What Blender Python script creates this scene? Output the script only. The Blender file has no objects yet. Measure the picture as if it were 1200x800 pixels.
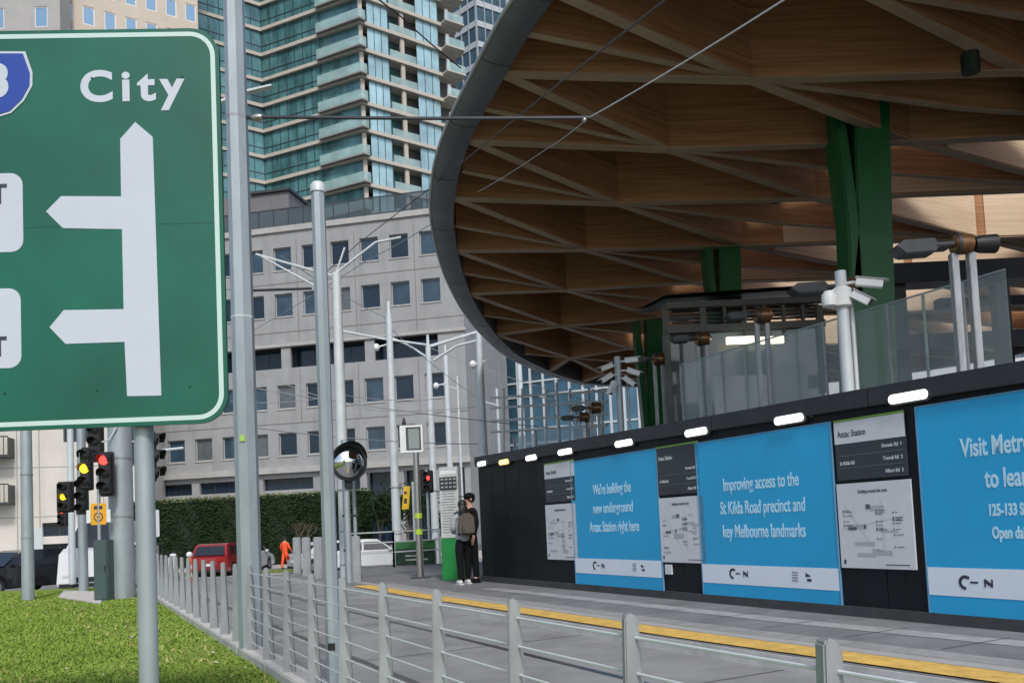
import bpy, bmesh, math, random
import numpy as np
from mathutils import Vector, Matrix
random.seed(7); np.random.seed(7)
R = math.radians
scene = bpy.context.scene
COL = scene.collection

# ------------------------------------------------------------------ camera
CAM = Vector((0, 0, 1.45))
PITCH, ROLL, SHIFT = R(3.2), R(-2.6), 0.13
cd = bpy.data.cameras.new("camera"); cam = bpy.data.objects.new("camera", cd); COL.objects.link(cam)
cd.sensor_width = 36; cd.lens = 30; cd.sensor_fit = 'HORIZONTAL'; cd.shift_y = SHIFT
cd.clip_start = 0.05; cd.clip_end = 3000
CM = Matrix.Rotation(R(90) + PITCH, 3, 'X') @ Matrix.Rotation(ROLL, 3, 'Z')
cam.matrix_world = Matrix.Translation(CAM) @ CM.to_4x4()
scene.camera = cam
# ------------------------------------------------------------------ light
SUN_EL, SUN_AZ = R(48), R(167)          # azimuth clockwise from +Y (the view direction)
w = bpy.data.worlds.new("World"); scene.world = w; w.use_nodes = True
nt = w.node_tree; bg = nt.nodes['Background']
sky = nt.nodes.new('ShaderNodeTexSky'); sky.sky_type = 'NISHITA'; sky.sun_disc = False
sky.sun_elevation = SUN_EL; sky.sun_rotation = SUN_AZ; sky.dust_density = 2.5; sky.air_density = 1.0
nt.links.new(sky.outputs[0], bg.inputs[0]); bg.inputs[1].default_value = 0.13
sd = bpy.data.lights.new("sun", 'SUN'); sun = bpy.data.objects.new("sun", sd); COL.objects.link(sun)
sd.energy = 2.0; sd.angle = R(9); sd.color = (1, .965, .925)
sv = Vector((math.sin(SUN_AZ) * math.cos(SUN_EL), math.cos(SUN_AZ) * math.cos(SUN_EL), math.sin(SUN_EL)))
sun.rotation_euler = sv.to_track_quat('Z', 'Y').to_euler()
scene.view_settings.view_transform = 'Standard'; scene.view_settings.look = 'None'
scene.view_settings.gamma = 1; scene.view_settings.exposure = 0.25
scene.render.engine = 'CYCLES'

# ------------------------------------------------------------------ survey helpers (photo pixel -> place)
def ray(px, py):
    v = Vector(((px - 600) / 1000, (400 - py) / 1000 + SHIFT * 1.2, -1))
    return CM @ v
def at(px, py, Y):
    d = ray(px, py); return CAM + d * (Y / d.y)
def on(px, py, z):
    d = ray(px, py); return CAM + d * ((z - CAM.z) / d.z)
def gx(px, Y, z=0.0):                   # X at depth Y of a thing whose point at height z shows at column px
    lo, hi = -600.0, 600.0
    t = Vector((0, Y, z))
    inv = CM.inverted()
    for _ in range(50):
        m = (lo + hi) / 2; t.x = m
        c = inv @ (t - CAM); x = 600 + 1000 * c.x / -c.z
        if x < px: lo = m
        else: hi = m
    return m
# ------------------------------------------------------------------ materials
MATS = {}
def mat(name, col, rough=.6, metal=0., var=0., scale=4., bump=0., emit=None, estr=1., alpha=1., stretch=(1, 1, 1), col2=None, spec=.5, coat=0., detail=6, streak=0.):
    if name in MATS: return MATS[name]
    m = bpy.data.materials.new(name); m.use_nodes = True
    n = m.node_tree.nodes; l = m.node_tree.links; b = n['Principled BSDF']
    b.inputs['Base Color'].default_value = (*col, 1); b.inputs['Roughness'].default_value = rough
    b.inputs['Metallic'].default_value = metal; b.inputs['Alpha'].default_value = alpha
    b.inputs['Specular IOR Level'].default_value = spec; b.inputs['Coat Weight'].default_value = coat
    if emit: b.inputs['Emission Color'].default_value = (*emit, 1); b.inputs['Emission Strength'].default_value = estr
    if var or bump:
        tc = n.new('ShaderNodeTexCoord'); mp = n.new('ShaderNodeMapping'); mp.inputs['Scale'].default_value = stretch
        l.new(tc.outputs['Object'], mp.inputs[0])
        nz = n.new('ShaderNodeTexNoise'); nz.inputs['Scale'].default_value = scale; nz.inputs['Detail'].default_value = detail
        nz.inputs['Roughness'].default_value = .6
        l.new(mp.outputs[0], nz.inputs['Vector'])
        if var:
            mr = n.new('ShaderNodeMapRange'); mr.inputs[1].default_value = .3; mr.inputs[2].default_value = .7
            l.new(nz.outputs[0], mr.inputs[0])
            mx = n.new('ShaderNodeMix'); mx.data_type = 'RGBA'
            c2 = col2 if col2 else tuple(c * (1 - var) for c in col); c1 = col if col2 else tuple(min(1, c * (1 + var)) for c in col)
            mx.inputs['A'].default_value = (*c1, 1); mx.inputs['B'].default_value = (*c2, 1)
            l.new(mr.outputs[0], mx.inputs['Factor'])
            out = mx.outputs['Result']
            if streak:
                mp2 = n.new('ShaderNodeMapping'); mp2.inputs['Scale'].default_value = (1, 1, .08); l.new(tc.outputs['Object'], mp2.inputs[0])
                n2 = n.new('ShaderNodeTexNoise'); n2.inputs['Scale'].default_value = 1.3; n2.inputs['Detail'].default_value = 7; l.new(mp2.outputs[0], n2.inputs['Vector'])
                r2 = n.new('ShaderNodeMapRange'); r2.inputs[1].default_value = .5; r2.inputs[2].default_value = .72; r2.inputs[4].default_value = streak
                l.new(n2.outputs[0], r2.inputs[0])
                m2 = n.new('ShaderNodeMix'); m2.data_type = 'RGBA'; m2.inputs['B'].default_value = (*[c * .45 for c in col], 1)
                l.new(out, m2.inputs['A']); l.new(r2.outputs[0], m2.inputs['Factor']); out = m2.outputs['Result']
            l.new(out, b.inputs['Base Color'])
            rr = n.new('ShaderNodeMapRange'); rr.inputs[3].default_value = max(0, rough - .08); rr.inputs[4].default_value = min(1, rough + .08)
            l.new(nz.outputs[0], rr.inputs[0]); l.new(rr.outputs[0], b.inputs['Roughness'])
        if bump:
            bp = n.new('ShaderNodeBump'); bp.inputs['Strength'].default_value = bump; bp.inputs['Distance'].default_value = .02
            l.new(nz.outputs[0], bp.inputs['Height']); l.new(bp.outputs[0], b.inputs['Normal'])
    MATS[name] = m; return m

GALV = mat('galvanised steel', (.36, .415, .445), .45, .35, .12, 6, .05, stretch=(1, 1, .3))
STEEL = mat('brushed stainless', (.42, .42, .40), .33, .85, .12, 9, stretch=(1, 1, .2))
STEELD = mat('weathered post steel', (.34, .36, .38), .5, .45, .2, 12, .05, stretch=(1, 1, .25))
PALEM = mat('pale painted mast', (.55, .60, .62), .5, .1, .08, 3)
BLACK = mat('black plastic', (.018, .019, .021), .5, 0, .2, 8)
DARKM = mat('dark metal', (.05, .055, .062), .45, .3, .15, 5)
WHITE = mat('white paint', (.72, .74, .74), .45, 0, .05, 6)
CONC = mat('concrete', (.42, .41, .385), .85, 0, .14, 2.2, .15)
LEDW = mat('white lamp tube', (.9, .9, .9), .3, emit=(1, .97, .9), estr=1.5)
LEDY = mat('amber lamp tube', (.9, .7, .3), .3, emit=(1, .66, .2), estr=1.8)

# ------------------------------------------------------------------ mesh builder
class MB:
    def __init__(s): s.v = []; s.f = []
    def add(s, vs, fs):
        o = len(s.v); s.v += [tuple(v) for v in vs]; s.f += [tuple(i + o for i in f) for f in fs]; return s
    def box(s, x0, x1, y0, y1, z0, z1):
        return s.add([(x0,y0,z0),(x1,y0,z0),(x1,y1,z0),(x0,y1,z0),(x0,y0,z1),(x1,y0,z1),(x1,y1,z1),(x0,y1,z1)],
                     [(0,3,2,1),(4,5,6,7),(0,1,5,4),(1,2,6,5),(2,3,7,6),(3,0,4,7)])
    def beam(s, a, b, wd, z0a, z1a, z0b=None, z1b=None):      # vertical-sided plank between plan points a, b
        if z0b is None: z0b, z1b = z0a, z1a
        a = Vector(a[:2]); b = Vector(b[:2]); d = (b - a).normalized(); n = Vector((-d.y, d.x)) * wd / 2
        p = [a - n, b - n, b + n, a + n]; zz0 = [z0a, z0b, z0b, z0a]; zz1 = [z1a, z1b, z1b, z1a]
        return s.add([(q.x, q.y, z) for q, z in zip(p, zz0)] + [(q.x, q.y, z) for q, z in zip(p, zz1)],
                     [(0,3,2,1),(4,5,6,7),(0,1,5,4),(1,2,6,5),(2,3,7,6),(3,0,4,7)])
    def prism(s, poly, z0, z1):
        n = len(poly)
        ar = sum(poly[i][0] * poly[(i+1)%n][1] - poly[(i+1)%n][0] * poly[i][1] for i in range(n))
        if ar < 0: poly = poly[::-1]
        return s.add([(p[0], p[1], z0) for p in poly] + [(p[0], p[1], z1) for p in poly],
                     [tuple(range(n))[::-1], tuple(range(n, 2 * n))] + [(i, (i+1)%n, (i+1)%n + n, i + n) for i in range(n)])
    def plate(s, poly, y0, y1):                                # outline in x,z, thickness along y
        n = len(poly)
        ar = sum(poly[i][0] * poly[(i+1)%n][1] - poly[(i+1)%n][0] * poly[i][1] for i in range(n))
        if ar < 0: poly = poly[::-1]
        return s.add([(p[0], y0, p[1]) for p in poly] + [(p[0], y1, p[1]) for p in poly],
                     [tuple(range(n)), tuple(range(n, 2 * n))[::-1]] + [((i+1)%n, i, i + n, (i+1)%n + n) for i in range(n)])
    def tube(s, p0, p1, r0, r1=None, n=12):
        if r1 is None: r1 = r0
        p0 = Vector(p0); p1 = Vector(p1); q = (p1 - p0).to_track_quat('Z', 'Y')
        vs = []
        for p, r in ((p0, r0), (p1, r1)):
            for i in range(n):
                a = 2 * math.pi * (i + .5) / n; vs.append(p + q @ Vector((r * math.cos(a), r * math.sin(a), 0)))
        return s.add(vs, [(i, (i+1)%n, (i+1)%n + n, i + n) for i in range(n)] + [tuple(range(n))[::-1], tuple(range(n, 2*n))])
    def path(s, pts, r, n=6):
        for a, b in zip(pts, pts[1:]): s.tube(a, b, r, r, n)
        return s
    def lathe(s, prof, n=20, c=(0, 0, 0), axis='Z'):           # prof: (radius, height)
        vs = []; m = len(prof)
        for r, h in prof:
            for i in range(n):
                a = 2 * math.pi * i / n; x, y = r * math.cos(a), r * math.sin(a)
                p = (x, y, h) if axis == 'Z' else ((x, -h, y) if axis == 'Y' else (h, x, y))
                vs.append((c[0] + p[0], c[1] + p[1], c[2] + p[2]))
        fs = [(j*n+i, j*n+(i+1)%n, (j+1)*n+(i+1)%n, (j+1)*n+i) for j in range(m-1) for i in range(n)]
        fs += [tuple(range(n))[::-1], tuple(range((m-1)*n, m*n))]
        return s.add(vs, fs)
    def ball(s, c, r, n=14, sx=1, sy=1, sz=1):
        prof = [(max(r * math.sin(math.pi * k / 8), 1e-4), -r * math.cos(math.pi * k / 8)) for k in range(9)]
        t = MB().lathe(prof, n)
        return s.add([(c[0] + v[0]*sx, c[1] + v[1]*sy, c[2] + v[2]*sz) for v in t.v], t.f)
    def build(s, name, m, parent=None, world=False, bevel=0, smooth=False, loc=None):
        me = bpy.data.meshes.new(name); o = bpy.data.objects.new(name, me); COL.objects.link(o)
        off = Vector((0, 0, 0))
        if world and parent:
            r = parent
            while r.parent: r = r.parent
            off = r.location.copy()
        elif world and not parent:
            a = np.array(s.v); off = Vector(((a[:,0].min()+a[:,0].max())/2, (a[:,1].min()+a[:,1].max())/2, a[:,2].min()))
            o.location = off
        me.from_pydata([(v[0]-off.x, v[1]-off.y, v[2]-off.z) for v in s.v], [], s.f)
        me.materials.append(m)
        if bevel:
            bm = bmesh.new(); bm.from_mesh(me)
            es = [e for e in bm.edges if len(e.link_faces) == 2 and e.calc_face_angle(0) > R(35)]
            bmesh.ops.bevel(bm, geom=es, offset=bevel, segments=2, affect='EDGES', clamp_overlap=True); bm.to_mesh(me); bm.free()
        me.validate(); me.update()
        if smooth:
            for p in me.polygons: p.use_smooth = True
            me.set_sharp_from_angle(angle=R(smooth if smooth is not True else 40))
        if parent: o.parent = parent
        if loc is not None: o.location = loc
        return o
def thing(name, label, cat, loc=(0, 0, 0), rz=0, group=None):
    o = bpy.data.objects.new(name, None); COL.objects.link(o); o.location = loc; o.rotation_euler = (0, 0, rz)
    o.empty_display_size = .3
    o['label'] = label; o['category'] = cat
    if group: o['group'] = group
    return o
def tag(o, label, cat, group=None):
    o['label'] = label; o['category'] = cat
    if group: o['group'] = group
    return o
def dup(root, loc, rz=None, label=None):
    def cp(o, parent):
        c = o.copy(); COL.objects.link(c)
        if parent: c.parent = parent
        for ch in kids.get(o.name, []): cp(ch, c)
        return c
    kids = {}
    for o in bpy.data.objects:
        if o.parent: kids.setdefault(o.parent.name, []).append(o)
    c = cp(root, None); c.location = loc
    if rz is not None: c.rotation_euler = (0, 0, rz)
    if label: c['label'] = label
    return c
def struct(o): o['kind'] = 'structure'; return o
def text(s, size, m, parent, x, z, y=-.004, align='CENTER', sx=1., bold=0., name='lettering', th=.0015, sp=1.):
    cu = bpy.data.curves.new(name, 'FONT'); cu.body = s; cu.size = size; cu.align_x = align; cu.offset = bold; cu.extrude = th
    cu.resolution_u = 8 if s in ('City','3') else 4; cu.space_character = sp
    t = bpy.data.objects.new(name, cu); COL.objects.link(t)
    dg = bpy.context.evaluated_depsgraph_get(); me = bpy.data.meshes.new_from_object(t.evaluated_get(dg))
    bpy.data.objects.remove(t)
    for v in me.vertices: c = v.co.copy(); v.co = (x + c.x * sx, y - c.z, z + c.y)
    me.materials.clear(); me.materials.append(m)
    o = bpy.data.objects.new(name, me); COL.objects.link(o); o.parent = parent
    return o
def rrect(w, h, r, n=6, cx=0, cz=0):
    out = []
    for (sx, sz, a0) in ((1,1,0),(-1,1,90),(-1,-1,180),(1,-1,270)):
        for k in range(n + 1):
            a = R(a0 + 90 * k / n); out.append((cx + sx*(w/2-r) + r*math.cos(a), cz + sz*(h/2-r) + r*math.sin(a)))
    return out
# ================================================================== GROUND
gm = mat('asphalt', (.17,.175,.178), .9, 0, .18, .9, .25, detail=12, streak=.4)
MB().add([(x,y,z) for (y,z) in ((-60,0),(24.5,0),(36,-.5),(900,-.5)) for x in (-700,700)], [(0,1,3,2),(2,3,5,4),(4,5,7,6)]).build('ground', gm); struct(bpy.data.objects['ground'])

TZ = .14
FD = Vector((-3.01, 5.75)).normalized()                      # direction of track, fence and platform
FP0 = Vector((.84, 2.35))
def fence_pt(t): return FP0 + FD * t
nrm = Vector((FD.y, -FD.x))                                  # towards the platform
def off(p, k): return p + nrm * k
# tram track bed: concrete slab with grooved rails
tb = mat('track slab concrete', (.225,.23,.23), .85, 0, .22, 1.4, .25, detail=14, streak=.45)
a, b = fence_pt(-4), fence_pt(25)
o = MB().add([(*off(a,.18),TZ),(*off(a,4.4),TZ),(*off(b,4.4),TZ),(*off(b,.18),TZ)], [(0,1,2,3)]).build('road', tb); struct(o)
rail = mat('rail steel', (.16,.16,.16), .35, .8, .2, 10)
for k in (.75, 2.185):
    o = MB().add([(*off(a,k-.035),TZ+.004),(*off(a,k+.035),TZ+.004),(*off(b,k+.035),TZ+.004),(*off(b,k-.035),TZ+.004)], [(0,1,2,3)]).build('tram_rail', rail); struct(o)
for i in range(9):
    c_ = fence_pt(-2.5 + i*3.05); q0, q1 = off(c_, .16), off(c_, 4.1); e_ = FD*.008
    struct(MB().add([(*(q0-e_),TZ+.003),(*(q1-e_),TZ+.003),(*(q1+e_),TZ+.003),(*(q0+e_),TZ+.003)], [(0,1,2,3)]).build('slab_joint', mat('joint tar', (.05,.05,.05), .8)))
# kerb below the fence
kb = MB()
for i in range(16):
    p, q = fence_pt(-4 + i*1.6), fence_pt(-4 + (i+1)*1.6 - .012)
    kb.prism([off(p,-.09), off(p,.18), off(q,.18), off(q,-.09)], 0, .15)
struct(kb.build('kerb', mat('kerb concrete', (.5,.49,.46), .85, 0, .18, 3, .2), bevel=.012))
# lawn
def ln(t, k): return off(fence_pt(t), -k)
L0, L1 = ln(-2, .07), ln(18.2, .07)
far_l = on(-60, 697, 0); far_r = on(112, 690, 0)
lawn = [L0, L1, Vector((on(190,705,0).x, on(190,705,0).y)), Vector(far_r[:2]), Vector(far_l[:2]), Vector((-16, 3)), Vector((-8,-3))]
grm = mat('lawn soil', (.21,.29,.05), .95, 0, .4, 1, .3, col2=(.13,.19,.035), spec=.1)
o = MB().add([(*p, .06) for p in lawn], [tuple(range(len(lawn)))]).build('lawn_soil', grm); struct(o)
def inside(p, poly):
    c = False; n = len(poly)
    for i in range(n):
        a, b = poly[i], poly[(i+1)%n]
        if (a[1] > p[1]) != (b[1] > p[1]) and p[0] < (b[0]-a[0])*(p[1]-a[1])/(b[1]-a[1]) + a[0]: c = not c
    return c
def grass():
    N = 210000; xs = np.random.uniform(-15, .5, N); ys = 6 + 19*np.random.rand(N)**1.1
    vs = []; fs = []
    for x, y in zip(xs, ys):
        if not (-.66 < x/y < -.2) or not inside((x, y), lawn): continue
        cl = math.sin(x*1.3)*math.cos(y*.9)*.4 + .8
        h = random.uniform(.015,.040)*cl; a = random.uniform(0, 6.28); wd = .012*(.6 + y/14); dx, dy = math.cos(a)*wd, math.sin(a)*wd
        lx, ly = random.uniform(-.03,.03), random.uniform(-.03,.03)
        k = len(vs); vs += [(x-dx, y-dy, .058), (x+dx, y+dy, .058), (x+lx, y+ly, .06+h)]; fs.append((k,k+1,k+2))
    m = MB(); m.v = vs; m.f = fs
    o = m.build('grass', mat('grass blades', (.26,.37,.07), .85, 0, .3, .8, col2=(.17,.27,.045), detail=10, spec=.1)); o['kind'] = 'stuff'
    tag(o, 'short green grass of the lawn beside the fence kerb', 'grass')
grass()
def dry():
    mb = MB(); vs = []; fs = []
    for _ in range(4500):
        y = 6 + 18*random.random(); x = random.uniform(-.66,-.2)*y
        if not inside((x,y), lawn) or math.sin(x*2.3+1)*math.sin(y*1.7)+random.gauss(0,.5) < .35: continue
        a = random.uniform(0,6.28); k = len(vs); w_ = .012*(.6+y/14); vs += [(x-math.cos(a)*w_,y-math.sin(a)*w_,.06),(x+math.cos(a)*w_,y+math.sin(a)*w_,.06),(x+random.uniform(-.05,.05),y+random.uniform(-.05,.05),random.uniform(.09,.125))]; fs.append((k,k+1,k+2))
    mb.v = vs; mb.f = fs; o = mb.build('dry_grass', mat('dry grass', (.40,.36,.14), .9)); o['kind'] = 'stuff'; tag(o, 'straw coloured dry tips scattered through the green lawn', 'grass')
dry()
lm = MB()
for _ in range(26):
    y = random.uniform(8.2, 20); x = random.uniform(-.6, -.3)*y
    if inside((x,y), lawn):
        s_ = random.uniform(.02,.04); lm.add([(x-s_,y,.1),(x,y-s_*.7,.12),(x+s_,y,.11),(x,y+s_*.6,.13)], [(0,1,2,3)])
o = lm.build('fallen_leaves', mat('dry leaf', (.55,.5,.4), .8)); o['kind'] = 'stuff'; tag(o, 'pale dry leaves scattered over the green lawn', 'leaves')

# ------------------------------------------------ platform
PZ = .26
def wallx(Y, c=8.55): return c - .517*Y
def px_pt(x, y): return on(x, y, PZ)
edge = [on(1500, 850, PZ), on(1150, 800, PZ), on(780, 747, PZ), on(560, 712, PZ), on(470, 698, PZ), on(410, 687, PZ), on(370, 681, PZ), on(337, 675, PZ)]
edge = [Vector(e[:2]) for e in edge]
edge[0] = edge[1] + (edge[1]-edge[2]).normalized()*4
back = [Vector((-4.6, 27.5)), Vector((2.5, 27)), Vector((16, 22)), Vector((16, 0)), ]
plat = edge + back
pave = mat('platform asphalt', (.165,.17,.175), .85, 0, .2, 2.5, .25, detail=14, streak=.4)
struct(MB().prism([tuple(p) for p in plat], 0, PZ).build('platform', pave))
def strip(name, k0, k1, z, m, n0=0, n1=len(edge)):
    mb = MB(); pts = []
    for i, p in enumerate(edge):
        d = (edge[min(i+1,len(edge)-1)] - edge[max(i-1,0)]).normalized(); n = Vector((d.y, -d.x)); pts.append((p + n*k0, p + n*k1))
    for i in range(n0, n1-1):
        (a0,a1),(b0,b1) = pts[i], pts[i+1]; mb.add([(*a0,z),(*a1,z),(*b1,z),(*b0,z)], [(0,1,2,3)])
    return struct(mb.build(name, m))
kf = MB()
for p_, q_ in zip(edge, edge[1:]):
    d_ = (q_-p_).normalized(); n_ = Vector((-d_.y, d_.x))*.014; kf.beam(p_+n_, q_+n_, .02, 0, PZ-.002)
struct(kf.build('platform_face', mat('platform face concrete', (.50,.50,.48), .85, 0, .2, 3, .1)))
for i in range(14):
    c_ = Vector((edge[1]+(edge[-3]-edge[1])*(i/14))); d_ = (edge[-3]-edge[1]).normalized(); n_ = Vector((d_.y,-d_.x))
    q0, q1 = c_+n_*1.0, c_+n_*1.9; e_ = d_*.006
    struct(MB().add([(*(q0-e_),PZ+.007),(*(q1-e_),PZ+.007),(*(q1+e_),PZ+.007),(*(q0+e_),PZ+.007)], [(0,1,2,3)]).build('paver_joint', MATS['joint tar']))
strip('platform_edge', .47, .66, PZ+.004, mat('coping concrete', (.33,.33,.32), .8, 0, .12, 4, .1))
strip('yellow_tactile_strip', .05, .42, PZ+.012, mat('yellow tactile', (.62,.40,.09), .7, 0, .25, 9, .5), 0, 6)
strip('pale_paving_band', 1.55, 1.85, PZ+.004, mat('pale paver', (.30,.30,.30), .8, 0, .2, 6, .1), 0, 5)
strip('paving_band', .67, .95, PZ+.004, mat('mid paver', (.26,.26,.255), .8, 0, .2, 6, .1), 0, 6)
# far road side: footpath, verge
struct(MB().add([(-120,43,-.496),(40,39,-.496),(40,45.2,-.496),(-120,49,-.496)], [(0,1,2,3)]).build('far_road', mat('far road', (.30,.30,.30), .9, 0, .1, .5)))
struct(MB().prism([(-120,51),(45,46.5),(45,58),(-120,63)], -.6, -.38).build('footpath', mat('footpath', (.42,.42,.40), .9, 0, .12, 1)))
struct(MB().prism([(-17,42.5),(-5.8,42.0),(-5.8,42.9),(-17,43.6)], -.6, -.36).build('traffic_island', mat('verge', (.13,.17,.04), .9, 0, .4, 4, .2)))

# ================================================================== BUILDINGS
def facade_frame(p0, p1):
    d = (p1 - p0); W = d.length; return W, math.atan2(d.y, d.x)
def wall_with_holes(W, H, holes, depth=.35, z0=0.):         # local: x along, z up, front y=0, openings recessed
    xs = sorted({0, W} | {h[0] for h in holes} | {h[1] for h in holes}); zs = sorted({z0, H} | {h[2] for h in holes} | {h[3] for h in holes})
    mb = MB()
    for z_a, z_b in zip(zs, zs[1:]):
        run = None
        for x_a, x_b in zip(xs, xs[1:]):
            cx, cz = (x_a+x_b)/2, (z_a+z_b)/2
            if any(h[0] < cx < h[1] and h[2] < cz < h[3] for h in holes): continue
            mb.add([(x_a,0,z_a),(x_b,0,z_a),(x_b,0,z_b),(x_a,0,z_b)], [(0,1,2,3)])
    for x0, x1, a, b in holes:
        mb.add([(x0,0,a),(x1,0,a),(x1,0,b),(x0,0,b),(x0,depth,a),(x1,depth,a),(x1,depth,b),(x0,depth,b)], [(0,4,5,1),(1,5,6,2),(2,6,7,3),(3,7,4,0)])
    return mb
def window(parent, x0, x1, z0, z1, y=.25, glass=None, fm=None, mull=1, name='window', tr=0, t=.06):
    f = MB(); f.box(x0,x1,y,y+.06,z0,z0+t); f.box(x0,x1,y,y+.06,z1-t,z1); f.box(x0,x0+t,y,y+.06,z0+t,z1-t); f.box(x1-t,x1,y,y+.06,z0+t,z1-t)
    for k in range(1, mull):
        x = x0 + (x1-x0)*k/mull; f.box(x-t/2,x+t/2,y,y+.06,z0+t,z1-t)
    if tr: f.box(x0+t,x1-t,y+.003,y+.057,z0+(z1-z0)*tr-t/2,z0+(z1-z0)*tr+t/2)
    fo = f.build(name, fm or DARKM, parent)
    MB().add([(x0+t/2,y+.03,z0+t/2),(x1-t/2,y+.03,z0+t/2),(x1-t/2,y+.03,z1-t/2),(x0+t/2,y+.03,z1-t/2)], [(0,1,2,3)]).build('pane', glass, fo)
    return fo
def room(name, p, size, z): pass

GD = mat('dark window glass', (.010,.024,.042), .07, .0, .35, .5, 0, spec=.45)
GN = mat('blue window glass', (.05,.10,.14), .06, .1, .5, .35, 0, spec=1.)
# --- concrete office
OC = mat('office precast concrete', (.30,.31,.315), .85, 0, .09, .8, .08, streak=.30, detail=10)
pA, pB = Vector((gx(160, 62.5), 62.5)), Vector((gx(549, 57.5, 8), 57.5))
W, ang = facade_frame(pA, pB)
office = thing('office_building', 'grey precast concrete office block with rows of small square windows behind the hedge', 'building', (*pA, 0), ang)
def hz(y, Y=59.0, x=440): return at(x, y, Y).z
rows = [(hz(306), hz(279)), (hz(361), hz(334)), (hz(471), hz(443)), (hz(527), hz(500))]
H = hz(255); holes = []
px0 = (Vector((gx(319, 60, 20), 60)) - pA).length - 2.187
ww, sp = 1.36, 2.17
wins = []
for (a, b) in rows:
    for k in range(-3, 8):
        x = px0 + k*sp*1.008
        if 0.3 < x < W - 1.6: wins.append((x, x+ww, a, b))
band = (hz(423), hz(398)); bands = []
x = .3; wd_ = [7.2, 6.3, 6.3, 5.2]; 
bb = [(W-1.9-4.6*1.0, W-1.9), (W-1.9-10.9, W-1.9-5.3), (W-1.9-17.2, W-1.9-11.6), (.4, W-1.9-17.9)]
for (a, b) in bb:
    if b > a: bands.append((a, b, *band))
low = [(a, b, hz(568), hz(554)) for a, b in [(.5, 4.6), (5.2, 9.6), (10.2, 14.0)]]
grd = [(W-7.4, W-5.2, .3, hz(553)), (W-4.7, W-2.4, .3, hz(553)), (W-2.0, W-.4, .3, hz(553))]
grd += [(W-9.0-.6, W-7.9, .3, hz(553))]
holes = wins + bands + low + grd
wm = wall_with_holes(W, H, holes, .26)
wm.add([(W,0,0),(W,14,0),(W,14,H),(W,0,H)], [(0,1,2,3)]); wm.add([(0,0,0),(0,14,0),(0,14,H),(0,0,H)], [(3,2,1,0)])
wm.add([(0,0,H),(W,0,H),(W,14,H),(0,14,H)], [(0,1,2,3)])
wo = wm.build('wall', OC, office)
# joints, ledges
jm = MB()
for y in (322, 380, 489): jm.box(-.02, W+.02, -.012, .0, hz(y)-.03, hz(y)+.03)
for k in range(-3, 8):
    x = px0 + k*sp*1.008 - (sp-ww)/2
    if .2 < x < W-.2 and k % 2 == 0: jm.box(x-.02, x+.02, -.011, .0, hz(489)+.04, hz(425)); jm.box(x-.02, x+.02, -.011, .0, hz(396), H-.9)
jm.build('panel_joints', mat('joint dark', (.17,.165,.155), .9), office)
lg = MB().box(-.1, W+.1, -.32, -.001, hz(548), hz(541)); lg.box(-.1, W+.1, -.14, -.001, hz(397.5), hz(394)); lg.box(-.1, W+.1, -.14, -.001, H-.35, H+.05)
lg.build('ledge', mat('ledge concrete', (.38,.38,.365), .85, 0, .12, 1.5, .1), office)
GBL = mat('blind behind glass', (.10,.115,.125), .15, 0, .2, 3, spec=.5); GD2 = mat('blue grey glass', (.03,.06,.09), .07, 0, .4, .8, spec=.6)
for h in wins:
    window(office, *h, y=.17, glass=random.choice((GD,GD,GD,GD2,GD2,GBL)), mull=1, fm=mat('pale window frame', (.36,.37,.38), .5), t=.06)
    MB().box(h[0]-.06, h[1]+.06, -.05, .0, h[2]-.1, h[2]-.01).build('sill', MATS['ledge concrete'], office)
for h in bands: window(office, *h, y=.9, glass=GD, mull=4, name='ribbon_window')
for h in low: window(office, *h, y=.3, glass=GD, mull=4, name='ribbon_window')
for h in grd: window(office, *h, y=.6, glass=GD, mull=2, name='shopfront', tr=.75)
MB().box(.2, W-.2, 1.0, 1.2, band[0]-.2, band[1]+.2).build('inner_wall', DARKM, office)
# terrace balustrade and penthouse
tg = mat('smoked glass', (.06,.09,.10), .08, 0, alpha=.55, spec=.8)
rm = MB(); rm.box(0, W, .1, .16, H+1.35, H+1.43)
n = 22
for i in range(n+1): x = W*i/n; rm.box(x-.03, x+.03, .1, .16, H+.05, H+1.35)
rm.build('terrace_rail', DARKM, office)
MB().box(.05, W-.05, .12, .14, H+.1, H+1.33).build('terrace_glass', tg, office)
ph = thing('penthouse', 'dark grey rooftop plant room standing on the concrete office roof', 'roof building', (*(pA + (pB-pA).normalized()*6.8 + Vector((0,1.6))), H), ang)
MB().box(0, 5.6, 0, 5, 0, 3.3).build('wall', mat('plant room cladding', (.16,.155,.16), .7, 0, .1, 2), ph, bevel=.03)
MB().box(2.6, 5.75, -.2, 5.2, 3.3, 3.5).build('roof', DARKM, ph)
ph2 = thing('roof_pavilion', 'glazed dark pavilion along the office roof terrace under the tower', 'roof building', (*(pA + (pB-pA).normalized()*13 + Vector((0,5))), H), ang)
MB().box(0, 9.8, .3, 5, 0, 1.9).build('glazing', GN, ph2)
pm = MB().box(-.1, 10, 0, 5.2, 1.9, 2.15)
for i in range(8): pm.box(i*1.4-.04, i*1.4+.04, .15, .29, 0, 1.9)
pm.build('frame', DARKM, ph2)
pl_ = MB()
for i in range(5): x = 1.2 + i*1.9; pl_.ball((x, -2.2, .9), .45, 8, sz=1.1)
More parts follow.
